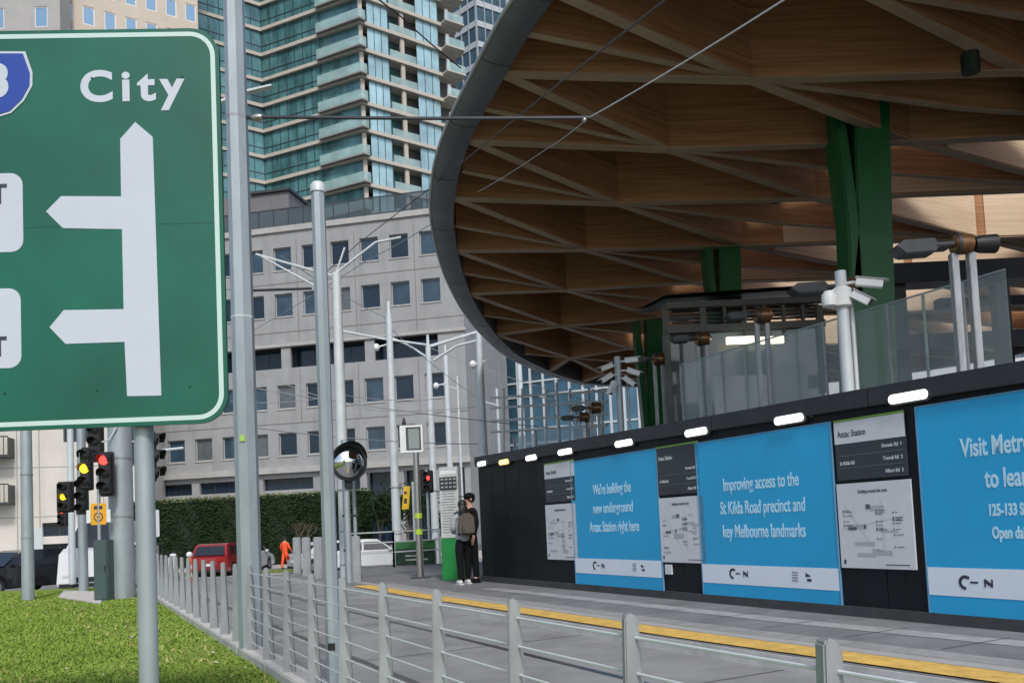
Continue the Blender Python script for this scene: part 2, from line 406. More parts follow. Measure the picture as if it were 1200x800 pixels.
# --- low pale building far left
PC = mat('pale render', (.56,.54,.49), .85, 0, .07, .7, .05, streak=.15)
qA, qB = Vector((gx(-160, 53), 53)), Vector((gx(176, 56.5), 56.5))
W2, an2 = facade_frame(qA, qB)
pale = thing('pale_building', 'cream rendered building with dark balconies at far left behind the traffic lights', 'building', (*qA, 0), an2)
def q(px, Y): return (Vector((gx(px, Y, 4), Y)) - qA).length
h2 = [(q(50,55)-.1, q(84,55), at(60,628,55).z, at(60,612,55).z), (q(48,55), q(84,55), .1, at(60,637,55).z),
      (q(150,56), q(172,56), at(160,545,56).z, at(160,517,56).z)]
for zz in (8.0, 11.2, 14.4):
    for xx in (1.5, 4.6, 11.5, 14.6): h2.append((xx, xx+1.5, zz, zz+1.7))
mb = wall_with_holes(W2, 19, h2, .3); mb.add([(W2,0,0),(W2,12,0),(W2,12,19),(W2,0,19)], [(0,1,2,3)]); mb.add([(0,0,19),(W2,0,19),(W2,12,19),(0,12,19)], [(0,1,2,3)])
mb.build('wall', PC, pale)
for h in h2: window(pale, *h, glass=GD, mull=3 if h[1]-h[0] > 2 else 2)
jm = MB(); x = q(45,54.5); 
for xx in (q(14,54), q(46,55), q(90,55), q(122,56)): jm.box(xx-.03, xx+.03, -.012, 0, 0, 19)
for z in (3.2, 6.4, 9.6, 12.8): jm.box(0, W2, -.011, 0, z-.025, z+.025)
jm.build('panel_joints', mat('joint pale', (.3,.29,.27), .9), pale)
for (y0, y1) in ((588, 512), (575, 560)):
    pass
for zb in (at(5,588,53.5).z, at(5,532,53.5).z):
    xb = q(8, 53.6)
    bb_ = MB().box(xb-4, xb, -1.2, 0, zb-.15, zb)
    for i in range(17): bb_.box(xb-4+i*.25-.02, xb-4+i*.25+.02, -1.2, -1.16, zb, zb+1.1)
    bb_.box(xb-4, xb, -1.22, -1.14, zb+1.1, zb+1.18); bb_.box(xb-.04, xb, -1.15, 0, zb, zb+1.1)
    bb_.build('balcony', DARKM, pale)
# --- tall cream building top left
CC = mat('cream cladding', (.55,.49,.41), .8, 0, .06, .7, .05)
GC = mat('sky blue window', (.22,.38,.55), .08, .3, spec=.9)
cA, cB = Vector((gx(60, 84, 50), 84)), Vector((gx(233, 92, 55), 92))
W3, an3 = facade_frame(cA, cB)
crm = thing('apartment_block', 'tall cream block with pale blue windows rising above the green road sign', 'building', (*cA, 0), an3)
h3 = []
for zz in np.arange(38, 72, 3.4):
    for i in range(8):
        x = .9 + i*2.05
        if x + 1.3 < W3: h3.append((x, x+1.15, zz, zz+2.0))
mb = wall_with_holes(W3, 74, h3, .15)
mb.add([(W3,0,0),(W3,15,0),(W3,15,74),(W3,0,74)], [(0,1,2,3)]); mb.add([(0,0,0),(0,15,0),(0,15,74),(0,0,74)], [(3,2,1,0)]); mb.add([(0,0,74),(W3,0,74),(W3,15,74),(0,15,74)], [(0,1,2,3)])
mb.build('wall', CC, crm)
WF = mat('white window frame', (.7,.68,.64), .5)
for h in h3: window(crm, *h, y=.05, glass=GC, fm=WF, t=.12)
gA, gB = Vector((gx(-220, 82, 50), 82)), Vector((gx(71, 82, 50), 82))
W4, an4 = facade_frame(gA, gB)
gb = thing('apartment_block', 'grey corner block with narrow blue windows at the top left corner of the view', 'building', (*gA, 0), an4)
h4 = []
for zz in np.arange(38, 72, 3.4):
    for px in (-160,-110,-60,-10, 41): 
        x = (Vector((gx(px,82,50),82))-gA).length; h4.append((x, x+1.3, zz+1.0, zz+3.1))
mb = wall_with_holes(W4, 74, h4, .15); mb.add([(W4,0,0),(W4,2,0),(W4,2,74),(W4,0,74)], [(0,1,2,3)]); mb.add([(0,0,74),(W4,0,74),(W4,9,74),(0,9,74)], [(0,1,2,3)])
mb.build('wall', mat('grey render', (.38,.38,.37), .8, 0, .08, .6), gb)
for h in h4: window(gb, *h, y=.05, glass=GC, fm=WF, t=.1)

# --- teal residential tower
TG = mat('teal curtain glass', (.13,.32,.345), .08, .1, .55, .5, 0, spec=.8, col2=(.015,.07,.08), stretch=(1,1,.35), detail=3)
TGL = mat('pale teal glass', (.38,.58,.62), .1, .25, .3, .3, 0, spec=1.)
TS = mat('cream slab edge', (.47,.44,.385), .8, 0, .06, 1)
TB = mat('pale balustrade glass', (.42,.60,.60), .12, 0, .2, .6, spec=.8, alpha=.5)
TA, TB_, TC, TD = [Vector((gx(p, Y, 45), Y)) for p, Y in ((222,98),(311,103.5),(428,97.5),(541,105.5))]
tower = thing('apartment_tower', 'teal glass apartment tower with cream floor bands and corner balconies', 'tower', (*TC, 0))
def L(p, z=0): return (p.x, p.y, z)
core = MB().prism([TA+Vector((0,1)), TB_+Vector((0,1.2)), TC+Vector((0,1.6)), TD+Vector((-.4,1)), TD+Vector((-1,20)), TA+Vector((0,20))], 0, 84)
core.build('core', mat('tower core wall', (.10,.11,.11), .7), tower, world=True)  # plain dark grey core behind the glazing
FH = 3.25; zf0 = at(430, 215, 97.5).z; floors = [zf0 + FH*i for i in range(-3, 12)]
def seg_pt(a, b, t): return a + (b-a)*t
for fi, z in enumerate(floors):
    dCD = (TD-TC).normalized(); nCD = Vector((dCD.y, -dCD.x)); dBC = (TC-TB_).normalized(); nBC = Vector((dBC.y, -dBC.x))
    s_ = MB()
    inner = [TA, TB_, TC, TD]
    poly = [TA + Vector((-.2,-.25)), TB_ + Vector((0,-.35)), TC + Vector((-.02,-.5)), TD + Vector((.2,-.3)), TD + Vector((-.4,1.5)), TC + Vector((0,2)), TB_ + Vector((0,2)), TA + Vector((0,2))]
    s_.prism(poly, z-.42, z)
    s_.build('floor_band', TS, tower, world=True)
    # left faces: continuous glazing
    g = MB()
    for (a, b) in ((TA, TB_), (TB_, seg_pt(TB_,TC,.60))):
        g.add([L(a,z), L(b,z), L(b,z+2.83), L(a,z+2.83)], [(0,1,2,3)])
    go = g.build('window_band', TG, tower, world=True)
    fr = MB()
    for (a, b) in ((TA, TB_), (TB_, seg_pt(TB_,TC,.60))):
        nn = max(2, int((b-a).length/1.15)); dd = (b-a).normalized(); n_ = Vector((dd.y,-dd.x))
        for i in range(nn+1):
            p = seg_pt(a, b, i/nn) + n_*.03; fr.beam(p - dd*.04, p + dd*.04, .08, z, z+2.83)
        fr.beam(a+n_*.03, b+n_*.03, .05, z+.95, z+1.02)
    fr.build('mullions', mat('mullion', (.05,.07,.075), .5, .3), go, world=True)
    # corner balcony
    a = seg_pt(TB_,TC,.60); b = seg_pt(TC,TD,.02)
    sl = MB().prism([a + nBC*.1, a + nBC*.8, TC + nBC*.75 + nCD*.6, b + nCD*.8, b + nCD*.1], z-.2, z-.02); 
    sl.build('balcony_slab', mat('balcony slab dark', (.24,.24,.225), .7), tower, world=True)
    bg_ = MB().beam(a + nBC*.76, TC + nBC*.71 + nCD*.56, .03, z, z+1.05).beam(TC + nBC*.71 + nCD*.56, b + nCD*.76, .03, z, z+1.05)
    bg_.build('balustrade', TB, tower, world=True)
    MB().add([L(a,z), L(TC,z), L(TC,z+2.83), L(a,z+2.83)], [(0,1,2,3)]).build('window_band', TG, tower, world=True)
    MB().beam(TC-dBC*.2+nBC*.2, TC+dCD*.2, .3, z, z+2.81).build('corner_column', TS, tower, world=True)
    # right face: pale glass, recess balcony, pale glass, outer balcony
    for (t0, t1) in ((.06,.27),(.56,.80)):
        g = MB(); a_, b_ = seg_pt(TC,TD,t0), seg_pt(TC,TD,t1); g.add([L(a_,z), L(b_,z), L(b_,z+2.83), L(a_,z+2.83)], [(0,1,2,3)])
        go = g.build('window_band', TGL, tower, world=True); fr = MB()
        for i in range(4): p = seg_pt(a_,b_,i/3)+nCD*.02; fr.beam(p-dCD*.03, p+dCD*.03, .06, z, z+2.83)
        fr.build('mullions', MATS['mullion'], go, world=True)
    a_, b_ = seg_pt(TC,TD,.28)-nCD*1.2, seg_pt(TC,TD,.55)-nCD*1.2
    g = MB().add([L(a_,z), L(b_,z), L(b_,z+2.83), L(a_,z+2.83)], [(0,1,2,3)]); g.build('recess_window', TG, tower, world=True)
    m_ = seg_pt(TC,TD,.41); MB().beam(m_-dCD*.25, m_+dCD*.25, .3, z, z+2.82).build('pier', TS, tower, world=True)
    a_, b_ = seg_pt(TC,TD,.28)+nCD*.15, seg_pt(TC,TD,.55)+nCD*.15
    MB().beam(a_, b_, .03, z, z+1.0).build('balustrade', TB, tower, world=True)
    a_, b_ = seg_pt(TC,TD,.82), seg_pt(TC,TD,1.0)
    MB().prism([a_, a_+nCD*1.5, b_+nCD*1.6+dCD*.3, b_+dCD*.6], z-.22, z-.02).build('balcony_slab', TS, tower, world=True)
    MB().beam(a_+nCD*1.45, b_+nCD*1.5+dCD*.25, .03, z, z+1.0).beam(b_+nCD*1.5+dCD*.25, b_+dCD*.5, .03, z, z+1.0).build('balustrade', TB, tower, world=True)
    if fi % 2 or fi % 3: MB().beam(a_+dCD*.7+nCD*.3, a_+dCD*1.1+nCD*.3, .3, z, z+2.0).build('balcony_screen', mat('white blind', (.65,.68,.66), .6), tower, world=True)
# second tower behind
uA, uB, uC = [Vector((gx(p, Y, 60), Y)) for p, Y in ((500,150),(566,140),(640,147))]
tw2 = thing('office_tower', 'blue grey glass tower with pale bands between the teal tower and the timber canopy', 'tower', (*uB, 0))
MB().prism([uA, uB, uC, uC+Vector((0,20)), uA+Vector((0,20))], 0, 108).build('glazing', mat('slate glass', (.05,.10,.13), .1, .2, .4, .2), tw2, world=True)
sl = MB(); 
for z in np.arange(50, 108, 3.6):
    for a_, b_ in ((uA,uB),(uB,uC)):
        dd=(b_-a_).normalized(); n_=Vector((dd.y,-dd.x)); sl.beam(a_+n_*.08, b_+n_*.08, .16, z-.5, z+.5)
sl.build('spandrel_bands', mat('pale spandrel', (.42,.47,.49), .6), tw2, world=True)
sl = MB()
for a_, b_ in ((uA,uB),(uB,uC)):
    dd=(b_-a_).normalized(); n_=Vector((dd.y,-dd.x))
    for t in np.linspace(0,1,9): p=a_+(b_-a_)*t+n_*.12; w_=.4 if abs(t-.5)<.1 else .07; sl.beam(p-dd*w_, p+dd*w_, .22, 40, 108)
sl.build('fins', mat('fin metal', (.33,.36,.38), .5), tw2, world=True)
# glass building under canopy
vA, vB = Vector((gx(552, 74, 10), 74)), Vector((gx(800, 66, 10), 66))
W5, an5 = facade_frame(vA, vB)
gbd = thing('glass_building', 'low blue curtain wall building with white mullions seen under the canopy rim', 'building', (*vA, 0), an5)
MB().box(0, W5, 0, 14, 0, 21).build('glazing', mat('mirror blue glass', (.10,.24,.36), .06, .35, .7, .18, col2=(.02,.05,.08), spec=1.), gbd)
fr = MB()
for i in range(17): x = W5*i/16; fr.box(x-.09, x+.09, -.12, -.001, 0, 21)
for z in (1,4,5.2,8,9.2,12,13.2,16,17.2,20): fr.box(0, W5, -.09, -.003, z-.07, z+.07)
fr.build('mullions', mat('white mullion', (.5,.55,.58), .5), gbd)
# pale office seen on the far right beneath the canopy
wA, wB = Vector((gx(800, 78, 10), 78)), Vector((gx(1500, 62, 10), 62))
W6, an6 = facade_frame(wA, wB)
ro = thing('office_building', 'pale office block with ribbon windows behind the station glass at right', 'building', (*wA, 0), an6)
h6 = [(1.5+i*6.2, 1.5+i*6.2+4.6, z, z+1.9) for z in np.arange(2, 24, 3.6) for i in range(int((W6-5)/6.2))]
mb = wall_with_holes(W6, 27, h6, .3); mb.add([(0,0,27),(W6,0,27),(W6,10,27),(0,10,27)], [(0,1,2,3)]); mb.add([(0,0,0),(0,10,0),(0,10,27),(0,0,27)], [(3,2,1,0)])
mb.build('wall', mat('pale panel', (.55,.58,.60), .7, 0, .08, .6), ro)
for h in h6: window(ro, *h, glass=GN, mull=4, t=.08)

# ================================================================== HEDGE, PLANTS
LEAF = mat('hedge leaf', (.022,.045,.013), .7, 0, .45, 1.2, col2=(.008,.020,.007), spec=.15)
LEAF2 = mat('new growth leaf', (.16,.19,.05), .6)
def leaves(mb, n, fn, s0, s1):
    for _ in range(n):
        p, nrm_ = fn(); s = random.uniform(s0, s1); q_ = Vector((random.gauss(0,1), random.gauss(0,1), random.gauss(0,1)))
        q_ = (q_.normalized()*.8 + nrm_).normalized().to_track_quat('Z','Y')
        a = q_ @ Vector((s,0,0)); b = q_ @ Vector((0,s*.6,0)); mb.add([p-a, p-b, p+a, p+b], [(0,1,2,3)])
hA, hB = Vector((gx(150, 51.5), 51.5)), Vector((gx(428, 49), 49))
hW, hang = facade_frame(hA, hB); hH = at(300, 571, 50).z
hd = thing('hedge', 'tall clipped dark green hedge in front of the concrete office', 'hedge', (*hA, 0), hang)
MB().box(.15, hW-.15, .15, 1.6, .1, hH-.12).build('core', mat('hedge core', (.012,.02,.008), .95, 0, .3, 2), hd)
mb = MB()
def hf():
    u = random.uniform(0, hW); z = hH*random.uniform(.02,1)
    bump_ = .06*math.sin(u*2.1)+.05*math.sin(u*5.3+z*3)
    return Vector((u, .08 + bump_ + random.uniform(-.08,.12), z)), Vector((0,-1,.3))
leaves(mb, 15000, hf, .05, .11)
def hs():
    z = hH*random.uniform(.02,1); return Vector((hW + random.uniform(-.12,.1), random.uniform(0,1.7), z)), Vector((1,-.2,.3))
leaves(mb, 1500, hs, .05, .11)
mb.build('foliage', LEAF, hd)
mb = MB()
leaves(mb, 3500, lambda: (Vector((random.uniform(0,hW), random.uniform(0,1.7), hH + random.uniform(-.12,.14))), Vector((0,0,1))), .04, .08)
mb.build('new_growth', LEAF2, hd)
def tree(x, y, h, r, label, name='tree', lm_=None, n=1600, bare=False):
    t = thing(name, label, 'tree', (x, y, 0.1))
    tr = MB(); tips = []
    def grow(p, d, L_, rad, k):
        q_ = p + d*L_; tr.tube(p, q_, rad, rad*.65, 6)
        if k == 0: tips.append(q_); return
        for _ in range(3 if k > 1 else 2):
            nd = (d + Vector((random.gauss(0,.5), random.gauss(0,.5), random.uniform(-.05,.4)))).normalized(); grow(q_, nd, L_*.68, rad*.6, k-1)
    grow(Vector((0,0,0)), Vector((0,0,1)), h*.36, h*.022, 4 if bare else 3)
    tr.build('trunk', mat('bark', (.12,.09,.065), .9, 0, .3, 6, .4), t)
    if not bare:
        lv = MB()
        def f():
            p = random.choice(tips); return p + Vector((random.gauss(0,r*.22), random.gauss(0,r*.22), random.gauss(0,r*.2))), Vector((0,0,.4))
        leaves(lv, n, f, .06, .13); lv.build('crown', lm_ or LEAF, t)
    return t
tx = gx(446, 47); tree(tx, 47, 3.6, 2.2, 'dark bushy small tree beside the hedge end', n=1800)
tree(gx(478, 50), 50, 4.0, 2.4, 'dark leafy tree in front of the office ground floor glass', n=1500)
tree(gx(352, 44), 44, 2.6, 1, 'bare branching shrub before the hedge', name='shrub', bare=True)
tree(gx(530, 48), 48, 2.4, 2.0, 'low dark tree behind the ticket totem', n=900)

# ================================================================== CANOPY
CA, CB = 9.5, .1
def cpt(px, py):
    d = ray(px, py)              # CAM.z + t*d.z = CAM.z + CA - CB*t*d.y
    t = CA / (d.z + CB*d.y); p = CAM + d*t; return Vector((p.x, p.y))
def cz(p): return CAM.z + CA - CB*p.y
rim_px = [(645,0),(616,42),(590,87),(566,130),(549,165),(537,200),(531,237),(531,268),(538,308),(548,338),(562,366),(582,393),(608,417),(640,433),(672,444),(707,450)]
rim = [cpt(*p) for p in rim_px]
rim += [Vector(p) for p in [(9.5,38.2),(15,38),(21,35),(25.5,29),(26.5,21),(24,13.5),(18.5,8.2),(12,6),(7,6.2),(3.2,8.6)]]
def crom(P, n=5):
    out = []; m = len(P)
    for i in range(m):
        p0,p1,p2,p3 = P[i-1],P[i],P[(i+1)%m],P[(i+2)%m]
        for k in range(n):
            t = k/n; out.append(.5*((2*p1)+(p2-p0)*t+(2*p0-5*p1+4*p2-p3)*t*t+(3*p1-p0-3*p2+p3)*t**3))
    return out
rimc = crom(rim, 4)
canopy = thing('station_canopy', 'vast oval timber lattice canopy with grey metal rim over the station', 'canopy', (10, 22, 0))
ctr = Vector((11.5, 22))
DEPTH = 1.8
rm_ = MB(); prof = [(-.03,-.03),(.20,-.045),(.44,.0),(.52,.06),(.50,.16),(.30,.44),(.05,.60),(-.05,.60)]
m_ = len(rimc); vs = []
for i, p in enumerate(rimc):
    d = (rimc[(i+1)%m_]-rimc[i-1]).normalized(); n_ = Vector((-d.y, d.x)); 
    if n_.dot(p-ctr) < 0: n_ = -n_
    for (o_, h_) in prof: q_ = p + n_*o_; vs.append((q_.x, q_.y, cz(p)+h_))
k_ = len(prof)
rm_.add(vs, [(i*k_+j, ((i+1)%m_)*k_+j, ((i+1)%m_)*k_+(j+1)%k_, i*k_+(j+1)%k_) for i in range(m_) for j in range(k_)])
rm_.build('rim', mat('zinc rim cladding', (.17,.18,.20), .5, .5, .15, .8, .05), canopy, world=True, smooth=50)
lip = MB(); 
for i in range(m_):
    q_ = []
    for j in (i, (i+1)%m_):
        p = rimc[j]; d = (rimc[(j+1)%m_]-rimc[j-1]).normalized(); n_ = Vector((-d.y, d.x))
        if n_.dot(p-ctr) < 0: n_ = -n_
        q_.append(Vector((*(p+n_*.53), cz(p)+.07)))
    lip.tube(q_[0], q_[1], .035, .035, 6)
lip.build('rim_lip', mat('bright rim lip', (.45,.47,.49), .4, .6), canopy, world=True, smooth=50)
for i in range(0, m_, 7):
    p = rimc[i]; d = (rimc[(i+1)%m_]-rimc[i-1]).normalized(); n_ = Vector((-d.y, d.x))
    if n_.dot(p-ctr) < 0: n_ = -n_
    MB().path([Vector((*(p+n_*(o_+.002)), cz(p)+h_-.002)) for o_,h_ in prof[:4]], .007, 4).build('rim_seam', DARKM, canopy, world=True)
# lattice
Rn = {1:(588,88),2:(552,167),3:(533,234),4:(534,295),5:(548,345),6:(582,393),7:(645,435)}
Nn = {1:(880,96),2:(783,177),3:(724,240),4:(686,294),5:(663,341),6:(657,383),7:(668,420)}
Mn = {1:(1198,86),2:(1065,168),3:(954,234),4:(857,290),5:(812,332),6:(773,373),7:(737,409)}
G = {}
for r in range(1, 8):
    a_, b_, c_ = cpt(*Rn[r]), cpt(*Nn[r]), cpt(*Mn[r])
    G[r,0], G[r,1], G[r,2] = a_, b_, c_
    v = Vector((6.6, .1 + .12*(r-3)))
    if r == 4: G[4,2] = G[4,2] + Vector((.25, 0))
    for c in range(3, 7): G[r,c] = G[r,c-1] + v
    G[r,-1] = a_ - (b_-a_)
for c in range(-1, 7):
    for r in (0,-1,-2,-3): G[r,c] = G[r+1,c] - (G[r+2,c]-G[r+1,c])*.98 + Vector((.0, 0))
    for r in (8,9,10): G[r,c] = G[r-1,c] + (G[r-1,c]-G[r-2,c])*1.02
def clip(a, b, poly):
    # convex polygon clip of segment
    t0, t1 = 0., 1.; d = b - a; n = len(poly)
    ar = sum(poly[i].x*poly[(i+1)%n].y - poly[(i+1)%n].x*poly[i].y for i in range(n)); s = 1 if ar > 0 else -1
    for i in range(n):
        e = poly[(i+1)%n]-poly[i]; nn = Vector((-e.y, e.x))*s      # inward
        f0 = nn.dot(a-poly[i]); fd = nn.dot(d)
        if abs(fd) < 1e-9:
            if f0 < 0: return None
            continue
        t = -f0/fd
        if fd > 0: t0 = max(t0, t)
        else: t1 = min(t1, t)
    return (a+d*t0, a+d*t1) if t1 - t0 > .02 else None
# convex hull of the rim curve
pts = sorted([(p.x, p.y) for p in rimc])
def half(ps):
    h = []
    for p in ps:
        while len(h) > 1 and (h[-1][0]-h[-2][0])*(p[1]-h[-2][1]) - (h[-1][1]-h[-2][1])*(p[0]-h[-2][0]) <= 0: h.pop()
        h.append(p)
    return h
hull = [Vector(p) for p in half(pts)[:-1] + half(pts[::-1])[:-1]]
def wood(name, c1, c2):
    m = bpy.data.materials.new(name); m.use_nodes = True; n = m.node_tree.nodes; l = m.node_tree.links; b = n['Principled BSDF']
    tc = n.new('ShaderNodeTexCoord'); mp = n.new('ShaderNodeMapping'); mp.inputs['Scale'].default_value = (.22,.22,7); l.new(tc.outputs['Object'], mp.inputs[0])
    nz = n.new('ShaderNodeTexNoise'); nz.inputs['Scale'].default_value = 2.2; nz.inputs['Detail'].default_value = 9; nz.inputs['Distortion'].default_value = .4; l.new(mp.outputs[0], nz.inputs[0])
    n2 = n.new('ShaderNodeTexNoise'); n2.inputs['Scale'].default_value = .35; n2.inputs['Detail'].default_value = 3; l.new(tc.outputs['Object'], n2.inputs[0])
    wv = n.new('ShaderNodeTexWave'); wv.bands_direction = 'Z'; wv.inputs['Scale'].default_value = 3.5; wv.inputs['Distortion'].default_value = .5; l.new(tc.outputs['Object'], wv.inputs[0])
    ad = n.new('ShaderNodeMath'); ad.operation = 'MULTIPLY_ADD'; ad.inputs[1].default_value = .09; l.new(wv.outputs[1], ad.inputs[0]); l.new(nz.outputs[0], ad.inputs[2])
    a2 = n.new('ShaderNodeMath'); a2.operation = 'MULTIPLY_ADD'; a2.inputs[1].default_value = .5; l.new(n2.outputs[0], a2.inputs[0]); l.new(ad.outputs[0], a2.inputs[2])
    cr = n.new('ShaderNodeValToRGB'); e = cr.color_ramp.elements; e[0].position = .50; e[0].color = (*c2,1); e[1].position = .95; e[1].color = (*c1,1)
    l.new(a2.outputs[0], cr.inputs[0]); l.new(cr.outputs[0], b.inputs['Base Color']); b.inputs['Roughness'].default_value = .65
    bp = n.new('ShaderNodeBump'); bp.inputs['Strength'].default_value = .25; bp.inputs['Distance'].default_value = .01; l.new(nz.outputs[0], bp.inputs['Height']); l.new(bp.outputs[0], b.inputs['Normal'])
    return m
WD = wood('glulam timber', (.50,.265,.12), (.24,.11,.046))
WDE = wood('bounce lit glulam', (.42,.31,.205), (.29,.20,.13))  # underside toned paler than the sides for light bouncing off the ground
class Beams: pass
def dep_at(p):
    dm = 1e9; n = len(hull)
    for i in range(n):
        a_, b_ = hull[i], hull[(i+1)%n]; e = b_-a_; t = max(0, min(1, (p-a_).dot(e)/e.length_squared)); dm = min(dm, (p-a_-e*t).length)
    return min(DEPTH, .55+.75*dm)
def beamset(segs, name, wd, dz, dep):
    dep = dep - DEPTH
    for poly in segs:
        mb = MB(); mf = MB(); any_ = False
        for a_, b_ in zip(poly, poly[1:]):
            cl = clip(a_, b_, hull)
            if not cl: continue
            a2, b2 = cl; any_ = True
            nn = max(1, int((b2-a2).length/1.1))
            for i in range(nn):
                u_, v_ = a2.lerp(b2, i/nn), a2.lerp(b2, (i+1)/nn)
                mb.beam(u_, v_, wd, cz(u_)+dz+.03, cz(u_)+dep+dep_at(u_), cz(v_)+dz+.03, cz(v_)+dep+dep_at(v_))
            mf.beam(a2, b2, wd+.03, cz(a2)+dz, cz(a2)+dz+.027, cz(b2)+dz, cz(b2)+dz+.027)
        if any_:
            o = mb.build(name, WD, canopy, world=True); mf.build('soffit_board', WDE, o, world=True)
cols = range(-1, 7)
beamset([[G[r,c] for c in cols] for r in range(-3, 11)], 'cross_beam', .22, 0, DEPTH)
diag = []
for r0 in range(-10, 11):
    pl = [G[r0+c, c] for c in cols if (r0+c, c) in G]
    if len(pl) > 1: diag.append(pl)
beamset(diag, 'diagonal_beam', .19, .012, DEPTH-.01)
cb = []
for r0 in range(-3, 11):
    for c0 in (1, 3, 5):
        pass
    pl = []
    r = r0
    ok = []
    # through odd columns: (r,1) -> mid col 2 -> (r+1,3) ...
    def mid(r, c): return (G[r,c]+G[r+1,c])/2 if (r,c) in G and (r+1,c) in G else None
    seq = [mid(r0-1, 0), G.get((r0,1)), mid(r0,2), G.get((r0+1,3)), mid(r0+1,4), G.get((r0+2,5)), mid(r0+2,6)]
    run = []
    for p in seq:
        if p is None:
            if len(run) > 1: cb.append(run)
            run = []
        else: run.append(p)
    if len(run) > 1: cb.append(run)
beamset(cb, 'secondary_beam', .12, .024, DEPTH-.02)
# roof deck: one panel per lattice cell, open glazed cells near the middle
sky_cells = {(r,c) for r in (2,3,4,5,6) for c in (3,4)} | {(r,2) for r in (2,3,4,5,6)}
dk = MB(); gl = MB()
def clip_poly(P):
    n = len(hull); ar = sum(hull[i].x*hull[(i+1)%n].y - hull[(i+1)%n].x*hull[i].y for i in range(n)); s = 1 if ar > 0 else -1
    for i in range(n):
        e = hull[(i+1)%n]-hull[i]; nn = Vector((-e.y, e.x))*s; q0 = hull[i]; out = []
        for j in range(len(P)):
            a_, b_ = P[j-1], P[j]; fa, fb = nn.dot(a_-q0), nn.dot(b_-q0)
            if (fa >= 0) != (fb >= 0): out.append(a_ + (b_-a_)*(fa/(fa-fb)))
            if fb >= 0: out.append(b_)
        P = out
        if len(P) < 3: return None
    return P
for r in range(-3, 10):
    for c in range(-1, 6):
        ks = [(r,c),(r,c+1),(r+1,c+1),(r+1,c)]
        if not all(k in G for k in ks): continue
        P = clip_poly([G[k].copy() for k in ks])
        if not P: continue
        tgt = gl if (r,c) in sky_cells else dk
        n = len(P); 
        vs = [(p.x,p.y,cz(p)+dep_at(p)+.02) for p in P] + [(p.x,p.y,cz(p)+dep_at(p)+.12) for p in P]
        if tgt is dk: tgt.add(vs, [tuple(range(n)), tuple(range(n,2*n))] + [(i,(i+1)%n,(i+1)%n+n,i+n) for i in range(n)])
        else: tgt.add([(p.x,p.y,cz(p)+DEPTH+.06) for p in P], [tuple(range(n))])
dk.build('roof_deck', mat('plywood deck', (.20,.115,.06), .8, 0, .2, .8), canopy, world=True)
gl.build('rooflight', mat('rooflight membrane', (.9,.9,.9), .3, alpha=.05), canopy, world=True)
WDSUN = wood('sunlit timber tone', (.78,.62,.44), (.62,.46,.30))  # added boards, sunlight painted pale onto beam faces in the open cells
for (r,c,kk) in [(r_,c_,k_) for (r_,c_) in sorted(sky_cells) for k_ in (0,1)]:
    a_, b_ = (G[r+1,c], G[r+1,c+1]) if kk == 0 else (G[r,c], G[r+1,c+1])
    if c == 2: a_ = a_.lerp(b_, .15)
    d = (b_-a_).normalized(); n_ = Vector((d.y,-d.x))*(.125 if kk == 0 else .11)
    MB().beam(a_+n_+d*.16, b_+n_-d*(.15 if kk == 0 else .20), .02, cz(a_)+.05, cz(a_)+DEPTH-.05, cz(b_)+.05, cz(b_)+DEPTH-.05).build('sunlit_face_board', WDSUN, canopy, world=True)
GR = mat('green column paint', (.005,.125,.035), .4, 0, .15, 1.5)
def column(px, py, base_px, Y, wd, forks):
    p = at(px, py, Y); zt = CAM.z + CA - CB*Y + .4
    mb = MB(); x0 = p.x
    def slab(pts): 
        # tapered blade: list of (x, halfwidth, z)
        vs = []; fs = []
        for (x,h,z) in pts: vs += [(x-h,Y-.35,z),(x+h,Y-.35,z),(x+h,Y+.35,z),(x-h,Y+.35,z)]
        for i in range(len(pts)-1):
            b = i*4
            for j in range(4): fs.append((b+j, b+(j+1)%4, b+4+(j+1)%4, b+4+j))
        fs += [(3,2,1,0), tuple(range(len(vs)-4, len(vs)))]
        mb.add(vs, fs)
    zt += 1.0; k = Y/17.6
    slab([(x0-.42,wd*.50,0.),(x0-.22,wd*.50,zt-5.2*k),(x0-.04,wd*.38,zt-3.4*k),(x0+.10,wd*.40,zt)])
    for s, ex in forks:
        slab([(x0-.16+s*wd*.36,wd*.14,zt-4.9*k),(x0+s*wd*.50,wd*.13,zt-3.2*k),(x0+s*(wd*.62+ex),wd*.12,zt-1.2*k),(x0+s*(wd*.62+ex),wd*.12,zt)])
    o = mb.build('column', GR, canopy, world=True, bevel=.03)
    return o
column(1022, 300, 0, 17.6, .95, [(-1,.02)])
column(852, 340, 0, 23.2, .75, [(-1,.05)])
column(766, 410, 0, 29, .8, [(-1,.05)])
column(1290, 300, 0, 16.5, .95, [(-1,.3)])
for px, py, Y in ((1140,95,14.2),(911,238,21)):
    p = at(px, py+18, Y); MB().tube((p.x,p.y,p.z+.75),(p.x,p.y,p.z+.42),.15,.15,20).build('light_drum', mat('dark green drum', (.005,.02,.012), .5), canopy, world=True, smooth=40)


